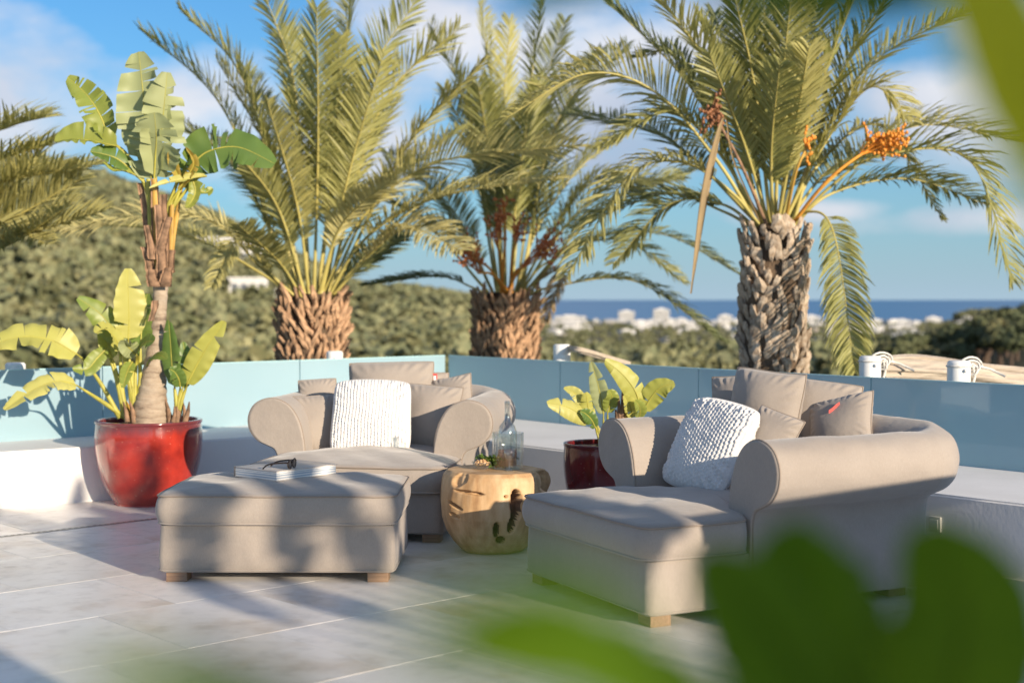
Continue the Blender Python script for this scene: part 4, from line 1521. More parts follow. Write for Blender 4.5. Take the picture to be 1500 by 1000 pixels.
# ------------------------------------------------------------------ palms
def frond(parent, off, pts, L, mat, seed, nl=64, rmat='rachis', droop=0.25, vee=0.35, bare=0.27, wid=0.0092, rbase=0.021):
    """pts: world control points of the rachis; L: longest leaflet (m); returns the frond (leaflets) with its rachis as a child"""
    rr = random.Random(seed)
    C = [Vector(c) for c in catmull([tuple(p) for p in pts], 60)]
    cum = [0.0]
    for a, b in zip(C[:-1], C[1:]):
        cum.append(cum[-1] + (b - a).length)
    tot = cum[-1]

    def at(t):
        s = t * tot
        i = max(0, min(58, int(np.searchsorted(cum, s)) - 1))
        f = (s - cum[i]) / max(1e-6, cum[i + 1] - cum[i])
        return C[i].lerp(C[i + 1], f), (C[i + 1] - C[i]).normalized()

    m = MB()
    tilt = rr.uniform(-0.5, 0.5)
    V, Fc = [], []
    for k in range(nl):
        t = bare + (1 - bare) * (k + rr.uniform(-0.3, 0.3)) / (nl - 1)
        t = min(0.998, max(0.02, t))
        p, T = at(t)
        S = T.cross(Vector((0, 0, 1)))
        if S.length < 0.15:
            S = T.cross(Vector((math.cos(tilt * 3), math.sin(tilt * 3), 0.1)))
        S.normalize()
        N = S.cross(T).normalized()
        if N.z < 0 and abs(T.z) < 0.9:
            N = -N
        S = (S * math.cos(tilt) + N * math.sin(tilt)).normalized(); N = S.cross(T).normalized()
        q = (t - bare) / (1 - bare)
        ln = 0.86 * L * (0.30 + 0.70 * math.sin(PI * min(1.0, 0.12 + q * 0.80)) ** 0.8) * rr.uniform(0.86, 1.1)
        if q > 0.85:
            ln *= 1 - (q - 0.85) * 2.2
        fwd = 0.75 + 0.45 * q
        for sg in (-1, 1):
            d = (T * fwd + S * sg * rr.uniform(0.85, 1.05) + N * (vee + rr.uniform(-0.38, 0.38))).normalized()
            wv = d.cross(N); 
            if wv.length < 1e-4:
                continue
            wv.normalize()
            wv = (wv + N * rr.uniform(-1.1, 1.1)).normalized()
            w0 = wid * rr.uniform(0.8, 1.2)
            d2 = (d + Vector((0, 0, -1)) * droop * rr.uniform(0.6, 1.5)).normalized()
            p1 = p + d * ln * 0.45
            p2 = p1 + (d * 0.55 + d2 * 0.45).normalized() * ln * 0.33
            p3 = p2 + d2 * ln * 0.24
            o = len(V)
            V += [p - wv * w0 * 0.45, p + wv * w0 * 0.45, p1 - wv * w0, p1 + wv * w0, p2 - wv * w0 * 0.7, p2 + wv * w0 * 0.7, p3]
            Fc += [(o, o + 1, o + 3, o + 2), (o + 2, o + 3, o + 5, o + 4), (o + 4, o + 5, o + 6)]
    m.add(V, Fc)
    fr = m.build('frond', M[mat], parent, smooth=False, off=off)
    rad = [rbase * (1 - 0.88 * (k / 59) ** 0.75) for k in range(60)]
    MB().tube(C, rad, 6).build('rachis', M[rmat], fr, off=off)
    return fr


boot_me = {}
def boot(matkey0, var):
    matkey = matkey0
    if (matkey, var) not in boot_me:
        rj = random.Random(var * 17 + 3)
        ex = rj.uniform(0.7, 1.5)
        m = MB()
        # a blunt stub of an old leaf base, pointing up and outwards (local +y out, +z up)
        secs = [(-0.085, -0.004, 0.020, 0.010), (-0.03, 0.010, 0.038, 0.018), (0.02, 0.020, 0.036, 0.019), (0.055, 0.027, 0.028, 0.016), (0.066, 0.028, 0.020, 0.010)]
        rows = [[(w * math.cos(a) * rj.uniform(0.75, 1.2) + rj.uniform(-.004, .004), y * ex + th * math.sin(a) * rj.uniform(0.7, 1.25), z + rj.uniform(-.012, .012)) for a in [2 * PI * k / 8 for k in range(8)]] for z, y, w, th in secs]
        m.grid(rows, close_v=True)
        m.f.append(tuple(range(len(m.v) - 8, len(m.v))))
        me = bpy.data.meshes.new('leaf_base')
        me.from_pydata(m.v, [], m.f); me.update()
        me.materials.append(M[matkey])
        boot_me[(matkey, var)] = me
    return boot_me[(matkey, var)]


def palm(name, label, base, ztop, R, fronds, Y, seed, bootmat='boot', zb=0.35, spread=1.0, fill=10, crownpx=None, shag=0.0, mats=('frond', 'frond_blue'), fill_L=0.42):
    rr = random.Random(seed)
    g = float(terrain_h(base[0], base[1])) - 0.3
    root = thing(name, label, 'palm tree', (base[0], base[1], g))
    off = (base[0], base[1], g)
    Ht = ztop - g
    rows = []
    zs = list(np.linspace(0, Ht, 50))
    for z in zs:
        row = []
        f = z / Ht
        r = R * (0.80 + 0.10 * math.sin(f * 9) * 0.3 + 0.16 * f)
        if f > 0.94:
            r *= 1 - (f - 0.94) * 6
        for k in range(28):
            a = 2 * PI * k / 28
            row.append((r * math.cos(a) * (1 + 0.05 * rr.uniform(-1, 1)), r * math.sin(a) * (1 + 0.05 * rr.uniform(-1, 1)), z))
        rows.append(row)
    m = MB().grid(rows, close_v=True)
    m.f.append(tuple(range(len(m.v) - 28, len(m.v))))
    tr = m.build('trunk', M['fibre'], root)
    # old leaf bases in spirals, on the stretch that stands above the glass
    z = zb - g
    row = 0
    cnt = 0
    while z < Ht - 0.02 and cnt < 290:
        nper = 15 if shag < 0.3 else 22
        for k in range(nper):
            if rr.random() < 0.10:
                continue
            a = 2 * PI * (k + 0.5 * (row % 2)) / nper + rr.uniform(-0.06, 0.06)
            f = z / Ht
            r = R * (0.80 + 0.03 * math.sin(f * 9) + 0.16 * f) - 0.005
            o = link('leaf_base', boot(bootmat, rr.randint(0, 7)), tr)
            o.location = (r * math.cos(a), r * math.sin(a), z + rr.uniform(-0.035, 0.035))
            s = rr.uniform(0.8, 1.25)
            o.scale = (s * rr.uniform(0.75, 1.25) * (1 - 0.45 * shag), s * rr.uniform(0.6, 1.5), s * rr.uniform(0.7, 1.35) * (1 + 0.5 * shag))
            o.rotation_euler = (rr.uniform(-0.22, 0.22) - 0.5 * shag * rr.random(), rr.uniform(-0.32, 0.32) * (1 + shag), a - PI / 2 + rr.uniform(-0.35, 0.35))
            cnt += 1
        z += 0.082 if shag < 0.3 else 0.062
        row += 1
    top = Vector((base[0], base[1], ztop))
    for k, fd in enumerate(fronds):
        via, tip, dyt = fd[0], fd[1], fd[2]
        opt = fd[3] if len(fd) > 3 else {}
        tipw = px(tip[0], tip[1], Y + dyt)
        vias = via if isinstance(via[0], (tuple, list)) else [via]
        n = len(vias) + 1
        vw = [px(v[0], v[1], Y + dyt * (0.75 * (i + 1) / n + 0.0)) for i, v in enumerate(vias)]
        dirh = vw[0] - top; dirh.z = 0
        if dirh.length < 1e-3:
            dirh = Vector((0, -1, 0))
        st = top + dirh.normalized() * R * 0.72 * min(1, dirh.length) + Vector((0, 0, -0.10 if vw[0].z < top.z + 0.6 else 0.0))
        frond(root, off, [st] + vw + [tipw], opt.get('L', 0.46), opt.get('mat', mats[0]), seed * 100 + k, nl=opt.get('nl', 112), rmat=opt.get('rm', 'rachis'), droop=opt.get('droop', 0.25), vee=opt.get('vee', 0.42))
    # infill fronds round the crown, mostly rising and turned away from the camera
    for k in range(fill):
        a = 2 * PI * (k + rr.uniform(-0.3, 0.3)) / fill
        el = rr.uniform(0.35, 1.35)
        Lf = rr.uniform(2.2, 2.9) * spread
        d = Vector((math.cos(a) * math.cos(el), math.sin(a) * math.cos(el), math.sin(el)))
        if d.y < -0.15:
            d.y = -d.y * 0.7
        p0 = top + Vector((d.x, d.y, 0)).normalized() * R * 0.6
        p1 = p0 + d * Lf * 0.5
        d2 = (d + Vector((d.x, d.y, -0.9)) * 0.35).normalized()
        p2 = p1 + d2 * Lf * 0.5
        frond(root, off, [p0, p1, p2], fill_L, rr.choice(mats), seed * 999 + k, nl=95)
    return root, off, top


Yl = dict(mat='frond_yellow')
# palm with the shaggy trunk behind the chair
Y1 = 14.0
b1 = px(458, 440, Y1)
f1_ = [((330, 165), (206, 44), 0.4), ((362, 130), (262, 12), -0.3), ((432, 135), (386, -14), -0.4), ((466, 216), (464, 12), -0.9, dict(L=0.5, nl=125)),
       ((502, 108), (522, -25), 0.3), ((535, 135), (608, 2), -0.3, dict(L=0.5)), ((556, 162), (672, 42), -0.4, dict(L=0.5)), ((589, 225), (708, 90), -0.7, dict(mat='frond_yellow', vee=0.1)),
       ([(545, 370), (600, 335)], (678, 368), -1.3, dict(mat='frond_yellow', L=0.46, rm='rachis', droop=0.6)),
       ([(535, 350), (640, 290)], (815, 262), -1.6, dict(mat='frond_yellow', L=0.52, droop=0.5)), ([(530, 320), (640, 238)], (852, 212), -1.0, dict(L=0.52, mat='frond_yellow', droop=0.45)),
       ([(385, 395), (290, 318)], (86, 338), -0.8, dict(mat='frond_yellow', L=0.46, droop=0.6)), ((350, 250), (242, 172), 0.5, dict(mat='frond_blue')),
       ((400, 240), (318, 88), 0.2), ((440, 200), (420, 40), 0.6, dict(mat='frond_blue')), ((492, 200), (498, 55), -0.6), ((515, 240), (562, 80), -0.9, dict(L=0.48)),
       ((405, 300), (330, 205), -0.9, dict(L=0.32)), ((500, 330), (575, 262), -1.2, dict(mat='frond_yellow', L=0.30)), ((435, 300), (392, 150), -1.0, dict(L=0.34, vee=0.7)),
       ((410, 385), (350, 330), -1.5, dict(mat='frond_yellow', L=0.34)), ((520, 395), (590, 345), 1.0, dict(mat='frond_blue', L=0.34)),
       ([(395, 400), (350, 350)], (310, 420), -0.9, dict(mat='frond_yellow', L=0.28, droop=0.9))]
palm('palm_tree', 'upright date palm with shaggy brown trunk behind the chair and ottoman', (b1.x, Y1, 0), px(458, 430, Y1).z, 0.315, f1_, Y1, 1, bootmat='boot_brown', zb=0.8, fill=6, shag=0.9, fill_L=0.46)

# palm with the russet date stalks in the middle
Y2 = 16.0
b2 = px(742, 440, Y2)
f2_ = [((724, 165), (704, 3), 0.3), ((737, 190), (747, 30), -0.4), ((773, 165), (794, 3), 0.2), ((816, 180), (918, 66), 0.6, dict(mat='frond_blue')), ((800, 160), (882, 72), 1.0, dict(mat='frond_blue')),
       ((684, 165), (632, 36), -0.3), ((765, 230), (828, 30), 0.5, dict(mat='frond_blue')), ([(815, 330), (880, 262)], (960, 300), 0.3, dict(mat='frond_blue', droop=0.6, L=0.5)),
       ([(800, 385), (905, 350)], (1002, 414), -0.6, dict(mat='frond', droop=0.6, L=0.36)), ([(810, 420), (930, 412)], (1060, 500), -0.9, dict(mat='frond_blue', droop=0.6, L=0.36)),
       ([(840, 360), (965, 342)], (1084, 402), 0.4, dict(mat='frond_blue', droop=0.5, L=0.36)), ([(690, 420), (640, 405)], (532, 418), 0.3, dict(mat='frond_blue', droop=0.5, L=0.3)),
       ((700, 240), (650, 130), -0.5), ((760, 260), (790, 120), -0.8), ((722, 260), (700, 120), -0.8, dict(L=0.5)), ([(830, 330), (900, 270)], (1000, 262), -0.2, dict(mat='frond_blue', L=0.5, droop=0.6)),
       ([(690, 370), (640, 330)], (585, 350), 0.5, dict(mat='frond_blue', L=0.4, droop=0.5)), ([(790, 330), (850, 245)], (920, 195), 0.6, dict(mat='frond_blue', L=0.5)),
       ([(790, 410), (820, 400)], (800, 470), -0.6, dict(mat='frond_dry', L=0.25, droop=0.9))]
pr2, off2, top2 = palm('palm_tree', 'date palm with russet date stalks between the two other palms', (b2.x, Y2, 0), px(742, 428, Y2).z, 0.345, f2_, Y2, 2, bootmat='boot_brown', zb=0.7, fill=6, fill_L=0.5, shag=0.7)

# tall palm with orange dates
Y3 = 12.2
b3 = px(1134, 340, Y3)
f3_ = [((1055, 125), (948, -25), -0.5, dict(L=0.42)), ((1106, 130), (1074, -15), -0.4, dict(L=0.42)), ((1142, 168), (1160, -20), -0.6, dict(L=0.45)), ((1187, 168), (1246, 8), -0.5, dict(L=0.45)),
       ([(1190, 230), (1275, 95)], (1418, 17), 0.3, dict(L=0.40, mat='frond')), ([(1205, 215), (1275, 128)], (1332, 175), -0.4, dict(L=0.42, droop=0.5)),
       ([(1215, 265), (1340, 185)], (1500, 208), 0.4, dict(L=0.48, droop=0.3)), ([(1215, 275), (1290, 228), (1420, 235)], (1482, 412), -0.7, dict(L=0.50, droop=0.4)),
       ([(1185, 310), (1222, 345)], (1252, 545), -0.9, dict(L=0.40, droop=0.7, mat='frond')), ([(1050, 235), (960, 135), (860, 108)], (742, 172), -1.0, dict(L=0.50, mat='frond_yellow', droop=0.5)),
       ([(1075, 285), (1000, 238), (920, 260)], (830, 404), -1.0, dict(L=0.42, mat='frond_yellow', droop=0.8)), ([(1050, 220), (980, 165)], (880, 215), -0.3, dict(L=0.36, droop=0.4)),
       ((1000, 95), (934, 84), 0.8, dict(mat='frond_blue', L=0.34)), ([(1060, 310), (970, 285)], (842, 335), 0.9, dict(mat='frond_blue', droop=0.4, L=0.36)),
       ([(1060, 300), (980, 300)], (900, 385), 0.6, dict(mat='frond_blue', droop=0.5, L=0.34)), ((1085, 170), (1020, 20), 0.3, dict(L=0.44)), ((1165, 150), (1205, -10), 0.2, dict(L=0.44)),
       ((1125, 140), (1118, -25), 0.6, dict(mat='frond_blue', L=0.46)), ([(1215, 285), (1330, 262)], (1445, 300), 0.5, dict(mat='frond', L=0.40, droop=0.4)), ((1090, 210), (1040, 80), -0.9, dict(L=0.38)),
       ((1160, 215), (1185, 70), -1.0, dict(L=0.42)), ([(1200, 240), (1290, 185)], (1380, 320), 0.8, dict(mat='frond_yellow', L=0.22, droop=0.6)), ((1130, 220), (1142, 95), -1.1, dict(L=0.38))]
pr3, off3, top3 = palm('palm_tree', 'tall palm with diamond-scaled trunk and orange dates above the long-sided chair', (b3.x, Y3, 0), px(1134, 328, Y3).z, 0.268, f3_, Y3, 3, bootmat='boot', zb=0.7, fill=6, fill_L=0.42)

# palm standing beside the terrace to the left, only its fronds reach the view
Y0 = 12.6
b0 = px(-185, 400, Y0)
f0_ = [([(-70, 240), (0, 190)], (66, 172), -0.5, dict(L=0.52)), ([(-60, 300), (20, 262)], (140, 242), -0.6, dict(L=0.50)), ([(-60, 340), (20, 318)], (118, 262), -0.3, dict(L=0.50, mat='frond_yellow')), ([(-60, 280), (0, 235)], (100, 205), -0.4, dict(L=0.50)), ([(-60, 360), (30, 345)], (150, 310), -0.5, dict(L=0.48, mat='frond_yellow')),
       ([(-70, 370), (10, 360)], (102, 300), -0.8, dict(L=0.50, mat='frond_yellow')), ([(-70, 320), (10, 290)], (60, 215), -0.2, dict(L=0.50)), ((-150, 150), (-80, 0), 0.0), ((-260, 200), (-380, 60), 0.2),
       ((-300, 330), (-460, 340), 0.0), ((-200, 160), (-210, 0), 0.3), ([(-70, 350), (0, 330)], (70, 358), -0.7, dict(L=0.36, mat='frond_yellow'))]
palm('palm_tree', 'palm beside the terrace whose fronds reach in past the hill', (b0.x, Y0, 0), px(-185, 372, Y0).z, 0.29, f0_, Y0, 4, zb=0.6, fill=0)


# dates
def dates(parent, off, stalk, cen, spread, n, mat, seed, smat='date_stalk'):
    rr = random.Random(seed)
    cl_ = MB()
    C = catmull([tuple(p) for p in stalk], 20)
    s_o = MB().tube(C, [0.017 - 0.006 * k / 19 for k in range(20)], 6).build('date_stalk', M[smat], parent, off=off)
    for k in range(n):
        e = Vector(cen) + Vector((rr.gauss(0, 1) * spread[0], rr.gauss(0, 1) * spread[1], rr.gauss(0, 1) * spread[2]))
        s0 = Vector(C[-1 - rr.randint(0, 4)])
        mid = (s0 + e) / 2 + Vector((0, 0, 0.02))
        cl_.tube([s0, mid, e], 0.0035, 4)
        for q in range(3):
            c = e.lerp(mid, q * 0.3) + Vector((rr.uniform(-.012, .012), rr.uniform(-.012, .012), rr.uniform(-.012, .012)))
            cl_.lathe([(0, -0.017), (0.010, -0.011), (0.013, 0), (0.010, 0.010), (0, 0.015)], 6, c)
    cl_.build('date_cluster', M[mat], s_o, off=off)


dates(pr3, off3, [top3 + Vector((0.1, -0.1, -0.05)), px(1215, 262, Y3 - 0.5), px(1290, 206, Y3 - 0.6)], px(1302, 206, Y3 - 0.62), (0.075, 0.07, 0.05), 60, 'dates', 1)
dates(pr3, off3, [top3 + Vector((0.06, -0.16, 0)), px(1165, 255, Y3 - 0.5), px(1182, 215, Y3 - 0.55)], px(1184, 205, Y3 - 0.55), (0.020, 0.02, 0.06), 9, 'dates', 2, 'rachis_orange')
dates(pr3, off3, [top3 + Vector((-0.1, -0.16, 0)), px(1085, 240, Y3 - 0.5), px(1042, 160, Y3 - 0.6)], px(1042, 168, Y3 - 0.62), (0.05, 0.05, 0.06), 34, 'dates_dull', 3, 'stub')
for k, (u, v, cx, cy) in enumerate([(738, 300, 733, 312), (725, 352, 726, 330), (690, 380, 690, 372), (790, 372, 803, 362), (768, 392, 812, 350), (700, 400, 682, 360), (758, 350, 762, 330)]):
    dates(pr2, off2, [top2 + Vector((0.02 * k - 0.06, -0.25, 0)), px((742 + u) / 2, (428 + v) / 2 - 12, Y2 - 0.95), px(u, v, Y2 - 1.2)], px(cx, cy, Y2 - 1.25), (0.07, 0.06, 0.09), 22, 'dates_dark', 10 + k)
# dry flower sheath hanging from the tall palm
Cs = [Vector(c) for c in catmull([top3 + Vector((-0.15, -0.2, 0.0)), px(1075, 235, Y3 - 0.7), px(1062, 172, Y3 - 0.9), px(1045, 225, Y3 - 1.0), px(1030, 300, Y3 - 1.0), px(1012, 430, Y3 - 1.0)], 40)]
rows = []
for k, c in enumerate(Cs):
    t = k / 39
    w = 0.008 if t < 0.45 else 0.008 + 0.028 * math.sin(PI * min(1, (t - 0.45) / 0.52)) ** 0.8
    rows.append([c + Vector((w * s * 0.95, 0.012 * (1 - s * s) + (0.008 if j > 2 else 0), w * 0.15 * s)) for j, s in enumerate((-1, -0.5, 0, 0.5, 1, 0.5, 0, -0.5))])
MB().grid(rows, close_v=True).build('dry_sheath', M['frond_dry'], pr3, off=off3)


# ------------------------------------------------------------------ strelitzias
def big_leaf(parent, off, mid, width, mat, seed, vref=(0, -1, 0), roll=0.0, fold=0.25, tears=5, droop=0.25, stalk=None, smat='stalk', srad=(0.014, 0.007), curl=0.25, wpow=0.62, tipcurl=0.0):
    """mid: control points of the midrib (base to tip); stalk: points from the plant's base to the leaf's base"""
    rr = random.Random(seed)
    N = 56
    C = [Vector(c) for c in catmull([tuple(p) for p in mid], N)]
    Ts = [(C[min(i + 1, N - 1)] - C[max(i - 1, 0)]).normalized() for i in range(N)]
    m = MB()
    Mx = 7
    for sg in (-1, 1):
        cuts = [0.0] + sorted(rr.uniform(0.10, 0.93) for _ in range(tears)) + [1.0]
        for a, b in zip(cuts[:-1], cuts[1:]):
            if b - a < 0.02:
                continue
            dl = rr.uniform(-0.15, 1.0) * droop
            sweepf = rr.uniform(-0.02, 0.05)
            n = max(3, int((b - a) * 48))
            rows = []
            for k in range(n + 1):
                t = a + (b - a) * k / n
                row = []
                for j in range(Mx):
                    w = j / (Mx - 1)
                    cc = (a + b) / 2
                    te = cc + (t - cc) * (1 - 0.10 * w * (1 if tears else 0)) + sweepf * w
                    te = min(0.999, max(0.0, te))
                    fi = te * (N - 1); i = min(N - 2, int(fi)); fr = fi - i
                    c = C[i].lerp(C[i + 1], fr); T = Ts[i].lerp(Ts[i + 1], fr).normalized()
                    S = T.cross(Vector(vref))
                    if S.length < 1e-3:
                        S = T.cross(Vector((0.3, -0.5, 0.8)))
                    S.normalize(); Nn = S.cross(T).normalized()
                    S2 = S * math.cos(roll) + Nn * math.sin(roll); N2 = S2.cross(T).normalized()
                    wd = width * (math.sin(PI * min(1.0, max(0.0, te * 0.93 + 0.045)) ** 0.86)) ** wpow
                    ph = fold + dl * w - curl * w * w + 0.05 * math.sin(te * 40 + seed) * w
                    row.append(c + (S2 * sg * math.cos(ph) + N2 * math.sin(ph)) * wd * w)
                rows.append(row)
            if sg < 0:
                rows = rows[::-1]
            m.grid(rows)
    lf = m.build('leaf', M[mat], parent, off=off)
    full = ([Vector(p) for p in stalk] if stalk else []) 
    path = (catmull([tuple(p) for p in full + [C[0]]], 20) if len(full) >= 1 else []) 
    path = [Vector(p) for p in path] + C[1:] if path else C
    ns = len(path)
    n0 = ns - N if ns > N else 0
    rad = []
    for k in range(ns):
        if k < n0:
            f = k / max(1, n0 - 1)
            rad.append(srad[0] * (1 - f) + srad[1] * 0.62 * f)
        else:
            f = (k - n0) / (ns - n0)
            rad.append(srad[1] * 0.62 * (1 - f) ** 1.2 + 0.0012)
    MB().tube(path, rad, 7).build('leaf_stalk', M[smat], lf, off=off)
    return lf


# --- tall plant in the red pot
YP = 9.74
ps = thing('strelitzia', 'tall bird-of-paradise plant with split banana-like leaves in the red pot', 'plant', (POT1.x, POT1.y, 0.53))
po = (POT1.x, POT1.y, 0.53)
def q(u, v, dy=0.0):
    return px(u, v, YP + dy)
trunk_pts = [(219, 622, 0.0), (220, 600, 0), (224, 570, 0), (227, 535, 0), (230, 500, 0), (233, 465, 0), (235, 430, 0), (236, 398, 0), (236, 370, 0)]
trunk_r = [27, 25, 20, 16, 12.5, 10.5, 10.5, 12, 14]
C = catmull([q(*p) for p in trunk_pts], 70)
rd = [r * YP / F for r in np.interp(np.linspace(0, 8, 70), range(9), trunk_r)]
rd = [r * (1 + 0.035 * math.sin(k * 1.9)) for k, r in enumerate(rd)]
MB().tube(C, rd, 26).build('trunk', M['strel_trunk'], ps, off=po)
rr = random.Random(6)
# old stalk stubs fanning from the top of the trunk (ragged, brown edged)
for (u0, v0, u1, v1, w, dy, mt) in [(226, 408, 206, 268, 5.5, 0.02, 'stub'), (230, 410, 217, 262, 6, -0.02, 'stalk'), (234, 410, 226, 262, 6.5, -0.05, 'stalk_orange'), (240, 408, 240, 285, 6, -0.05, 'stub'), (244, 408, 252, 300, 6, -0.02, 'stalk_orange'),
                                    (247, 405, 266, 272, 5, 0.03, 'stalk_orange'), (238, 410, 232, 300, 7, -0.08, 'stub'), (222, 400, 211, 362, 6, -0.04, 'stub'), (249, 400, 252, 366, 6, -0.04, 'stub'), (228, 420, 222, 395, 9, -0.10, 'stub'), (242, 420, 247, 392, 9, -0.10, 'stub'),
                                    (228, 440, 221, 470, 4, -0.10, 'stub'), (234, 372, 248, 318, 7, -0.09, 'stub'), (224, 380, 215, 330, 5, -0.08, 'stub')]:
    p0, p1 = q(u0, v0, dy), q(u1, v1, dy * 1.5)
    Cc = catmull([p0, (p0 + p1) / 2 + Vector((rr.uniform(-.01, .01), 0, 0)), p1], 12)
    m = MB()
    rows = []
    for k, c in enumerate(Cc):
        f = k / 11
        ww = w * YP / F * (1 - 0.45 * f) * (1 + 0.15 * rr.uniform(-1, 1))
        rows.append([Vector(c) + Vector((ww * math.cos(a), 0.55 * ww * math.sin(a), 0)) for a in [2 * PI * j / 10 for j in range(10)]])
    m.grid(rows, close_v=True)
    m.build('old_stalk', M[mt], ps, off=po)
    if mt == 'stub' or rr.random() < 0.5:
        m = MB()
        for sg in (-1, 1):
            rows = []
            for k, c in enumerate(Cc):
                f = k / 11
                ww = w * YP / F * (1 - 0.45 * f)
                e = rr.uniform(0.003, 0.012)
                rows.append([Vector(c) + Vector((sg * ww * 0.9, -0.004, 0)), Vector(c) + Vector((sg * (ww + e), -0.010, rr.uniform(-.008, .008)))])
            m.grid(rows)
        m.build('ragged_sheath', M['stub'], ps, off=po)
crown = q(232, 330)
tl = [  # midrib pixels, half-width px, material, options
    ([(222, 262), (214, 190), (209, 130), (203, 76)], 41, 'strel_pale', dict(vref=(-0.25, -1, 0.1), fold=-0.12, tears=8, droop=0.6, curl=-0.1, dy=-0.10)),
    ([(229, 258), (236, 200), (240, 160), (245, 106)], 38, 'strel_pale', dict(vref=(0.75, -0.75, 0.1), fold=-0.25, tears=8, droop=0.8, dy=-0.16)),
    ([(226, 258), (228, 225), (229, 200), (226, 165)], 45, 'strel_pale', dict(vref=(-0.1, -1, 0.1), fold=-0.1, tears=5, droop=0.7, dy=-0.20)),
    ([(160, 206), (148, 172), (128, 140), (99, 113)], 25, 'strel', dict(vref=(0.3, -1, 0.1), fold=0.3, tears=11, droop=0.8, dy=0.05, via=[(212, 270), (185, 225)])),
    ([(172, 215), (140, 208), (110, 204), (80, 208)], 28, 'strel', dict(vref=(-0.1, -0.75, 0.7), fold=0.8, tears=2, droop=0.2, dy=-0.05, via=[(214, 275), (198, 240)])),
    ([(190, 246), (170, 232), (152, 226), (132, 222)], 20, 'strel', dict(vref=(0, -0.7, 0.7), fold=0.4, tears=2, droop=0.4, dy=-0.12, via=[(216, 275)])),
    ([(198, 256), (180, 250), (165, 250), (150, 238)], 13, 'strel', dict(vref=(0, -0.5, 0.8), fold=0.5, tears=1, droop=0.4, dy=-0.16, via=[(216, 275)])),
    ([(276, 246), (305, 222), (350, 216), (403, 240)], 36, 'strel', dict(vref=(0, -0.9, 0.35), fold=-0.25, tears=9, droop=1.0, dy=-0.05, via=[(248, 300), (262, 262)])),
    ([(258, 268), (275, 240), (290, 220), (298, 206)], 20, 'strel', dict(vref=(0.2, -0.9, 0.2), fold=0.5, tears=4, droop=0.6, dy=0.10, via=[(246, 300)])),
    ([(262, 278), (275, 258), (284, 238), (272, 216)], 11, 'strel_dry', dict(vref=(0.3, -0.8, 0.2), fold=0.9, tears=3, droop=0.6, dy=-0.12, via=[(248, 300)])),
    ([(262, 262), (255, 245), (250, 232), (247, 222)], 9, 'strel_dry', dict(vref=(0.3, -1, 0), fold=0.9, tears=1, droop=0.3, dy=-0.14, via=[(246, 300)])),
    ([(302, 258), (275, 262), (245, 268), (219, 276)], 8, 'strel_young', dict(vref=(0, -0.8, 0.6), fold=0.6, tears=3, droop=0.5, dy=-0.18, via=[(248, 310), (285, 265)])),
    ([(282, 262), (286, 280), (280, 296), (272, 304)], 10, 'strel', dict(vref=(0.2, -1, 0), fold=0.4, tears=2, droop=0.5, dy=-0.05, via=[(250, 310), (268, 270)])),
    ([(268, 268), (285, 275), (300, 282), (312, 276)], 12, 'strel', dict(vref=(0, -0.8, 0.5), fold=0.3, tears=4, droop=0.7, dy=0.12, via=[(248, 305)])),
]
for k, (mp_, hwp, mt, o_) in enumerate(tl):
    dy = o_.pop('dy', 0.0)
    via = o_.pop('via', [])
    pts = [q(u, v, dy * (i + 1) / len(mp_)) for i, (u, v) in enumerate(mp_)]
    big_leaf(ps, po, pts, hwp * YP / F, mt, 40 + k, stalk=[crown] + [q(u, v, 0) for u, v in via], srad=(0.018, 0.010), **o_)
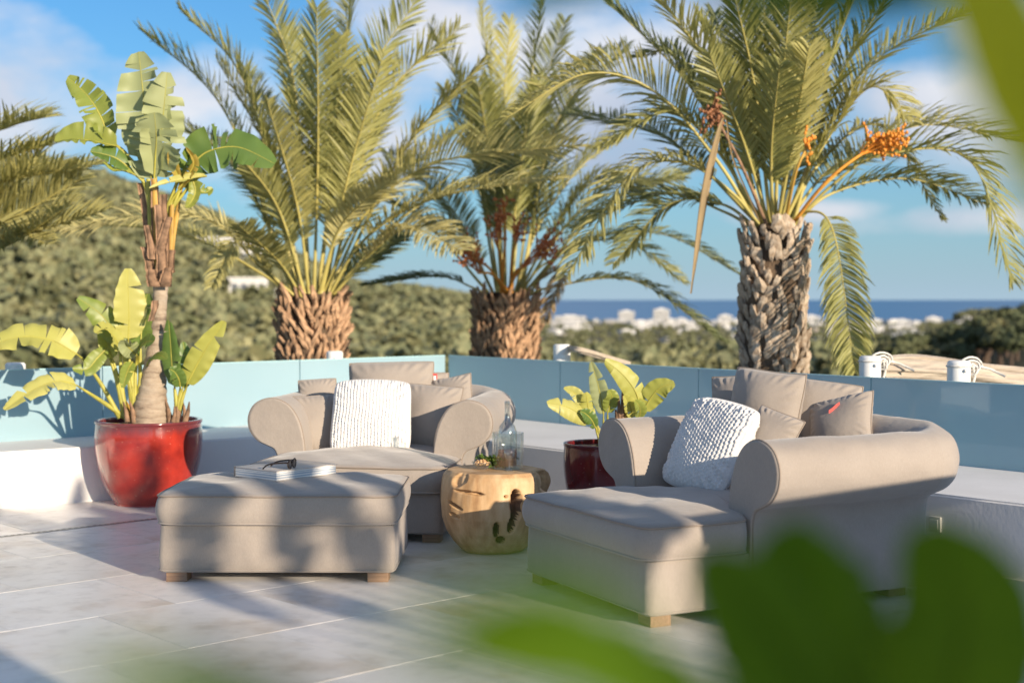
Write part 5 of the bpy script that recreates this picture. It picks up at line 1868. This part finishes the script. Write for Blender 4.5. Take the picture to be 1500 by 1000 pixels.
# young shoots round the foot
base_px = {'l': (183, 612), 'c': (196, 612), 'r': (258, 612), 'll': (176, 612)}
sl = [
    ('ll', [(150, 565), (125, 530)], [(112, 518), (75, 498), (30, 493), (-14, 506)], 30, 'strel_young', dict(vref=(0, -0.75, 0.66), fold=0.15, tears=5, droop=0.5, dy=-0.25)),
    ('l', [(150, 588), (125, 572)], [(112, 564), (85, 558), (50, 570), (6, 600)], 19, 'strel_young', dict(vref=(0, -0.7, 0.7), fold=0.2, tears=5, droop=0.5, dy=-0.35)),
    ('c', [(192, 550), (188, 510)], [(188, 496), (189, 465), (188, 430), (187, 393)], 26, 'strel_young', dict(vref=(0.55, -0.85, 0), fold=0.35, tears=1, droop=0.2, dy=-0.05)),
    ('c', [(188, 550), (182, 515)], [(180, 505), (163, 480), (145, 458), (114, 436)], 20, 'strel', dict(vref=(0.1, -0.9, 0.4), fold=0.1, tears=4, droop=0.5, dy=-0.10)),
    ('c', [(190, 560), (180, 520)], [(176, 510), (165, 490), (152, 482), (140, 488)], 16, 'strel_young', dict(vref=(0, -0.6, 0.8), fold=0.3, tears=2, droop=0.5, dy=-0.25)),
    ('c', [(205, 560), (206, 520)], [(206, 508), (208, 480), (212, 450), (216, 430)], 22, 'strel', dict(vref=(-0.3, -1, 0), fold=0.15, tears=3, droop=0.4, dy=0.08)),
    ('l', [(172, 560), (160, 520)], [(156, 510), (142, 525), (128, 540), (106, 540)], 13, 'strel', dict(vref=(0, -0.9, 0.3), fold=0.2, tears=3, droop=0.5, dy=-0.15)),
    ('c', [(198, 560), (200, 530)], [(200, 520), (192, 512), (185, 505), (182, 497)], 14, 'strel_pale', dict(vref=(0, -1, 0.3), fold=0.3, tears=1, droop=0.3, dy=-0.22)),
    ('c', [(205, 565), (204, 530)], [(202, 516), (208, 505), (216, 500), (226, 500)], 15, 'strel', dict(vref=(0, -0.8, 0.5), fold=0.1, tears=1, droop=0.4, dy=-0.28)),
    ('c', [(206, 570), (215, 540)], [(216, 532), (224, 522), (234, 520), (244, 526)], 12, 'strel', dict(vref=(0, -0.7, 0.7), fold=0.1, tears=1, droop=0.4, dy=-0.30)),
    ('l', [(178, 560), (176, 520)], [(174, 508), (168, 490), (170, 470), (176, 452)], 19, 'strel', dict(vref=(-0.3, -0.9, 0.1), fold=0.2, tears=4, droop=0.5, dy=0.12)),
    ('l', [(176, 565), (168, 535)], [(165, 525), (158, 505), (156, 480), (160, 460)], 15, 'strel_young', dict(vref=(0.5, -0.85, 0), fold=0.3, tears=3, droop=0.5, dy=0.02)),
    ('c', [(195, 570), (195, 540)], [(194, 530), (188, 540), (184, 552), (180, 568)], 10, 'strel', dict(vref=(0, -1, 0), fold=0.2, tears=1, droop=0.4, dy=-0.2)),
    ('r', [(258, 585), (256, 570)], [(256, 566), (252, 535), (250, 505), (247, 468)], 15, 'strel', dict(vref=(-0.35, -0.95, 0), fold=0.25, tears=1, droop=0.3, dy=-0.08)),
    ('r', [(266, 588), (272, 570)], [(274, 562), (288, 535), (305, 505), (329, 470)], 19, 'strel_young', dict(vref=(0.2, -1, 0), fold=0.25, tears=2, droop=0.35, dy=-0.05)),
    ('r', [(262, 588), (266, 575)], [(268, 568), (272, 545), (272, 525), (268, 500)], 13, 'strel', dict(vref=(0.3, -0.9, 0), fold=0.3, tears=2, droop=0.4, dy=0.06)),
    ('r', [(262, 588), (264, 572)], [(264, 566), (262, 555), (256, 545), (248, 540)], 12, 'strel', dict(vref=(0.1, -0.9, 0.3), fold=0.3, tears=1, droop=0.4, dy=-0.12)),
]
for k, (bk_, stp, mp_, hwp, mt, o_) in enumerate(sl):
    dy = o_.pop('dy', 0.0)
    pts = [q(u, v, -0.05 + dy * (i + 1) / len(mp_)) for i, (u, v) in enumerate(mp_)]
    bpx = base_px[bk_]
    st = [q(bpx[0] + (k % 3) * 2, bpx[1], -0.02)] + [q(u, v, -0.03) for u, v in stp]
    big_leaf(ps, po, pts, hwp * YP / F, mt, 80 + k, stalk=st, srad=(0.020, 0.008), **o_)
# sheath stubs at the foot
for k in range(16):
    u = rr.choice([rr.uniform(176, 206), rr.uniform(246, 272)])
    p0 = q(u, 618, rr.uniform(-0.12, 0.05)); p1 = p0 + Vector((rr.uniform(-.04, .04), rr.uniform(-.03, .03), rr.uniform(0.08, 0.20)))
    MB().tube([p0, (p0 + p1) / 2 + Vector((0.006, 0, 0)), p1], [0.02, 0.015, 0.004], 7).build('old_stalk', M[rr.choice(['stub', 'stalk_orange', 'stub'])], ps, off=po)

# --- smaller plant in the maroon pot
YM = 8.9
pm = thing('strelitzia', 'small leafy bird-of-paradise plant in the maroon pot', 'plant', (POT2.x, POT2.y, 0.46))
mo = (POT2.x, POT2.y, 0.46)
def qm(u, v, dy=0.0):
    return px(u, v, YM + dy)
ml = [
    ((884, 664), [(882, 645), (874, 628)], [(864, 618), (845, 603), (825, 594), (801, 590)], 17, 'strel_young', dict(vref=(0, -0.85, 0.5), fold=-0.1, tears=1, droop=0.2, dy=-0.15)),
    ((886, 664), [(882, 640), (872, 618)], [(864, 604), (850, 585), (840, 574), (826, 568)], 10, 'strel_young', dict(vref=(0, -0.8, 0.5), fold=0.5, tears=1, droop=0.2, dy=0.02)),
    ((886, 664), [(880, 640), (872, 620)], [(868, 612), (862, 598), (860, 585), (858, 574)], 11, 'strel_young', dict(vref=(0.2, -1, 0.2), fold=-0.1, tears=2, droop=0.3, dy=-0.05)),
    ((888, 664), [(886, 640), (884, 620)], [(884, 606), (880, 582), (875, 560), (866, 530)], 14, 'strel_pale', dict(vref=(-0.3, -1, 0.1), fold=0.25, tears=1, droop=0.2, dy=-0.05)),
    ((890, 664), [(890, 640), (890, 615)], [(890, 604), (894, 590), (896, 580), (892, 570)], 12, 'strel', dict(vref=(0.2, -1, 0.1), fold=0.2, tears=1, droop=0.2, dy=-0.08)),
    ((915, 664), [(925, 640), (935, 610)], [(938, 596), (930, 572), (912, 548), (886, 527)], 17, 'strel_young', dict(vref=(0.1, -1, 0.3), fold=-0.2, tears=1, droop=0.3, dy=-0.10)),
    ((918, 664), [(932, 640), (938, 612)], [(942, 602), (955, 580), (970, 566), (989, 562)], 17, 'strel_young', dict(vref=(0.2, -0.9, 0.4), fold=-0.1, tears=2, droop=0.35, dy=-0.10)),
    ((912, 664), [(918, 640), (924, 618)], [(926, 612), (924, 598), (920, 588), (914, 578)], 11, 'strel_young', dict(vref=(0.2, -1, 0.1), fold=0.3, tears=2, droop=0.3, dy=-0.14)),
    ((914, 664), [(922, 640), (934, 618)], [(936, 612), (938, 602), (936, 594), (930, 586)], 10, 'strel', dict(vref=(0.2, -1, 0.1), fold=0.3, tears=2, droop=0.3, dy=-0.16)),
    ((880, 664), [(878, 645), (874, 632)], [(872, 626), (866, 614), (858, 606), (850, 602)], 10, 'strel', dict(vref=(0, -0.9, 0.3), fold=0.3, tears=1, droop=0.3, dy=-0.10)),
]
for k, (b_, stp, mp_, hwp, mt, o_) in enumerate(ml):
    dy = o_.pop('dy', 0.0)
    pts = [qm(u, v, dy * (i + 1) / len(mp_)) for i, (u, v) in enumerate(mp_)]
    big_leaf(pm, mo, pts, hwp * YM / F, mt, 140 + k, stalk=[qm(b_[0], b_[1], 0)] + [qm(u, v, 0) for u, v in stp], srad=(0.014, 0.006), **o_)
for k, (u0, u1, v1) in enumerate([(910, 906, 580), (912, 912, 572), (914, 918, 590), (908, 902, 600), (886, 880, 640), (890, 893, 632)]):
    p0, p1 = qm(u0, 662, -0.02), qm(u1, v1, -0.04)
    MB().tube([p0, (p0 + p1) / 2, p1], [0.022, 0.018, 0.006], 8).build('old_stalk', M['stub' if k != 2 else 'stalk_orange'], pm, off=mo)

# ------------------------------------------------------------------ plant right in front of the lens
def fg(u, v, Y):
    return px(u, v, Y)
M['fg_leaf'] = leafmat('glossy_leaf', [(0.052, 0.120, 0.003), (0.085, 0.165, 0.005), (0.14, 0.23, 0.010)], 0.45, 0.6, 6, 0.5, 0.12)
M['fg_stem'] = leafmat('yellow_green_leaf', [(0.46, 0.46, 0.006), (0.55, 0.54, 0.008), (0.62, 0.60, 0.012)], 0.35, 0.4, 6, 0.4, 0.4)
FGP = Vector((0.34, 0.95, 0))
pot('glazed_pot', 'dark pot below the blurred leaves', FGP, 0.20, 0.42, 'pot_maroon')
pf = thing('leafy_plant', 'out-of-focus broad green leaves close to the lens, low in front of the long-sided chair', 'plant', (FGP.x, FGP.y, 0.38))
fo = (FGP.x, FGP.y, 0.38)
fl = [  # midrib pixels with depth, half-width m, options
    ([(1280, 1075, 0.92), (1235, 985, 0.90), (1185, 880, 0.88), (1150, 765, 0.88)], 0.058, 'fg_leaf', dict(vref=(0.35, -0.9, 0.3), fold=0.1, tears=0, droop=0.1)),
    ([(1370, 1080, 0.86), (1400, 980, 0.86), (1408, 880, 0.87), (1345, 770, 0.88)], 0.050, 'fg_leaf', dict(vref=(-0.2, -1, 0.1), fold=0.1, tears=0, droop=0.1)),
    ([(1230, 1080, 0.82), (1150, 960, 0.80), (1090, 880, 0.80), (1020, 815, 0.80)], 0.038, 'fg_leaf', dict(vref=(0.1, -0.8, 0.6), fold=0.1, tears=0, droop=0.1)),
    ([(1150, 1120, 0.62), (1010, 1010, 0.60), (860, 945, 0.58), (680, 960, 0.56)], 0.030, 'fg_leaf', dict(vref=(0, -0.5, 0.85), fold=0.05, tears=0, droop=0.1)),
    ([(1080, 1200, 0.34), (960, 1010, 0.31), (790, 905, 0.30), (560, 940, 0.30)], 0.020, 'fg_leaf', dict(vref=(0, -0.6, 0.8), fold=0.05, tears=0, droop=0.1)),
    ([(600, 1220, 0.44), (460, 1070, 0.40), (290, 1000, 0.38), (100, 990, 0.36)], 0.016, 'fg_leaf', dict(vref=(0, -0.6, 0.8), fold=0.05, tears=0, droop=0.1)),
]
for k, (mp_, hw, mt, o_) in enumerate(fl):
    pts = [fg(*p) for p in mp_]
    b0_ = Vector((FGP.x + 0.02 * (k - 2), FGP.y - 0.02 * k, 0.38))
    big_leaf(pf, fo, pts, hw, mt, 200 + k, stalk=[b0_, b0_.lerp(pts[0], 0.5) + Vector((0, 0, 0.06))], smat='fg_leaf', srad=(0.008, 0.004), **o_)
FGT = Vector((0.62, 0.55, 0))
pot('glazed_pot', 'dark pot of the tall plant beside the camera', FGT, 0.22, 0.45, 'pot_maroon')
pt = thing('leafy_plant', 'out-of-focus leaf and yellow-green stalk hanging in at the top of the view', 'plant', (FGT.x, FGT.y, 0.41))
to = (FGT.x, FGT.y, 0.41)
ft = [
    ([(1640, 420, 0.62), (1530, 170, 0.60), (1460, 20, 0.59), (1340, -200, 0.58)], 0.024, 'fg_stem', dict(vref=(0.0, -1, 0.0), fold=0.1, tears=0, droop=0.0)),
    ([(1560, -160, 0.74), (1400, -60, 0.72), (1230, -15, 0.70), (1030, -10, 0.70)], 0.024, 'fg_leaf', dict(vref=(0, -0.7, 0.7), fold=0.1, tears=0, droop=0.1)),
    ([(1040, -110, 0.70), (930, -60, 0.69), (830, -25, 0.68), (735, 4, 0.68)], 0.012, 'fg_leaf', dict(vref=(0, -0.8, 0.6), fold=0.1, tears=0, droop=0.1)),
]
for k, (mp_, hw, mt, o_) in enumerate(ft):
    pts = [fg(*p) for p in mp_]
    b0_ = Vector((FGT.x + 0.02 * k, FGT.y, 0.41))
    mids = [b0_, Vector((FGT.x + 0.03, FGT.y + 0.02, 1.0)), Vector((FGT.x - 0.05, FGT.y + 0.05, 1.45 + 0.15 * k))] if k else [b0_, Vector((FGT.x + 0.03, FGT.y + 0.05, 0.95))]
    big_leaf(pt, to, pts, hw, mt, 220 + k, stalk=mids, smat=mt, srad=(0.010, 0.006), **o_)

# ------------------------------------------------------------------ unseen walls and plants added in the sun's path for shade
def ps_(p, s):
    """p across the sunlight, s along it -> floor point"""
    return Vector((0.777 * p - 0.63 * s, 0.63 * p + 0.777 * s, 0))


sun_yaw = math.atan2(0.63, 0.777)
root = thing('low_shade_wall', 'unseen white rendered wall added to shade the long-sided chair', 'wall', ps_(5.45, 1.0), sun_yaw)  # added out of view to shade the chair's lower flank
MB().bevbox(-0.95, 0.95, -0.14, 0.14, -0.01, 1.22, 0.01).build('wall_body', M['render'], root, False)
MB().bevbox(-0.98, 0.98, -0.17, 0.17, 1.217, 1.27, 0.008).build('coping', M['render'], root, False)
root = thing('tall_shade_wall', 'unseen white wall added behind the camera to shade the foreground leaves', 'wall', ps_(1.25, -3.2), sun_yaw)  # added out of view to keep the foreground leaves out of the sun
MB().box(-0.85, -0.6, -0.15, 0.15, -0.01, 3.2).box(0.5, 0.72, -0.15, 0.15, -0.01, 3.2).box(-0.6, 0.5, -0.15, 0.15, 2.2, 3.2).build('wall_body', M['render'], root, False)
MB().bevbox(-0.6, 0.5, -0.05, 0.05, -0.01, 2.2, 0.01).build('door', M['foot'], root, False)  # slab closing the opening of the added wall
SC = -5.0
BC = ps_(3.75, SC)
pot('glazed_pot', 'wide dark pot of the leafy clump beyond the view', BC, 0.30, 0.50, 'pot_maroon')
pb = thing('strelitzia', 'unseen bird-of-paradise clump added to shade the ottoman from the right', 'plant', (BC.x, BC.y, 0.46))  # unseen clump placed for dappled shade on ottoman and floor
bo = (BC.x, BC.y, 0.46)
# leaves: across p, height of the leaf's base and tip, lean
cl_spec = [(max(3.08, p_), max(1.42, a_), b_2, l_) for p_, a_, b_2, l_ in [(3.0, 1.25, 1.75, 0.10), (3.2, 1.55, 2.2, -0.05), (3.4, 1.1, 1.7, 0.1), (3.55, 1.5, 2.1, 0.0), (3.7, 1.75, 2.55, 0.15), (3.85, 1.15, 1.85, -0.1), (4.0, 1.6, 2.2, 0.1), (4.15, 1.2, 1.8, 0.0),
           (4.3, 1.5, 2.0, 0.2), (4.5, 1.1, 1.6, 0.15), (4.65, 1.05, 1.55, 0.1), (3.3, 1.9, 2.65, -0.2), (4.05, 2.1, 2.75, 0.0), (2.85, 1.6, 2.3, -0.25), (2.7, 1.2, 1.6, -0.2)] if p_ > 2.95]
rb = random.Random(9)
for k, (p, z0, z1, lean) in enumerate(cl_spec):
    s = SC + rb.uniform(-0.5, 0.5)
    z0 += 1.29; z1 += 1.29
    b_ = ps_(p, s); b_.z = z0
    t_ = ps_(p + lean, s + rb.uniform(-0.2, 0.2)); t_.z = z1
    m_ = (b_ + t_) / 2 + Vector((0.03, 0.0, 0.03))
    st0 = Vector((BC.x + rb.uniform(-.08, .08), BC.y + rb.uniform(-.08, .08), 0.46))
    big_leaf(pb, bo, [b_, m_, t_], rb.uniform(0.10, 0.15), 'strel', 300 + k, vref=(0.63 + rb.uniform(-.3, .3), -0.777, 0.1), fold=0.1, tears=rb.randint(1, 4), droop=0.4,
             stalk=[st0, st0.lerp(b_, 0.5) + Vector((0, 0, 0.28))], srad=(0.018, 0.008))
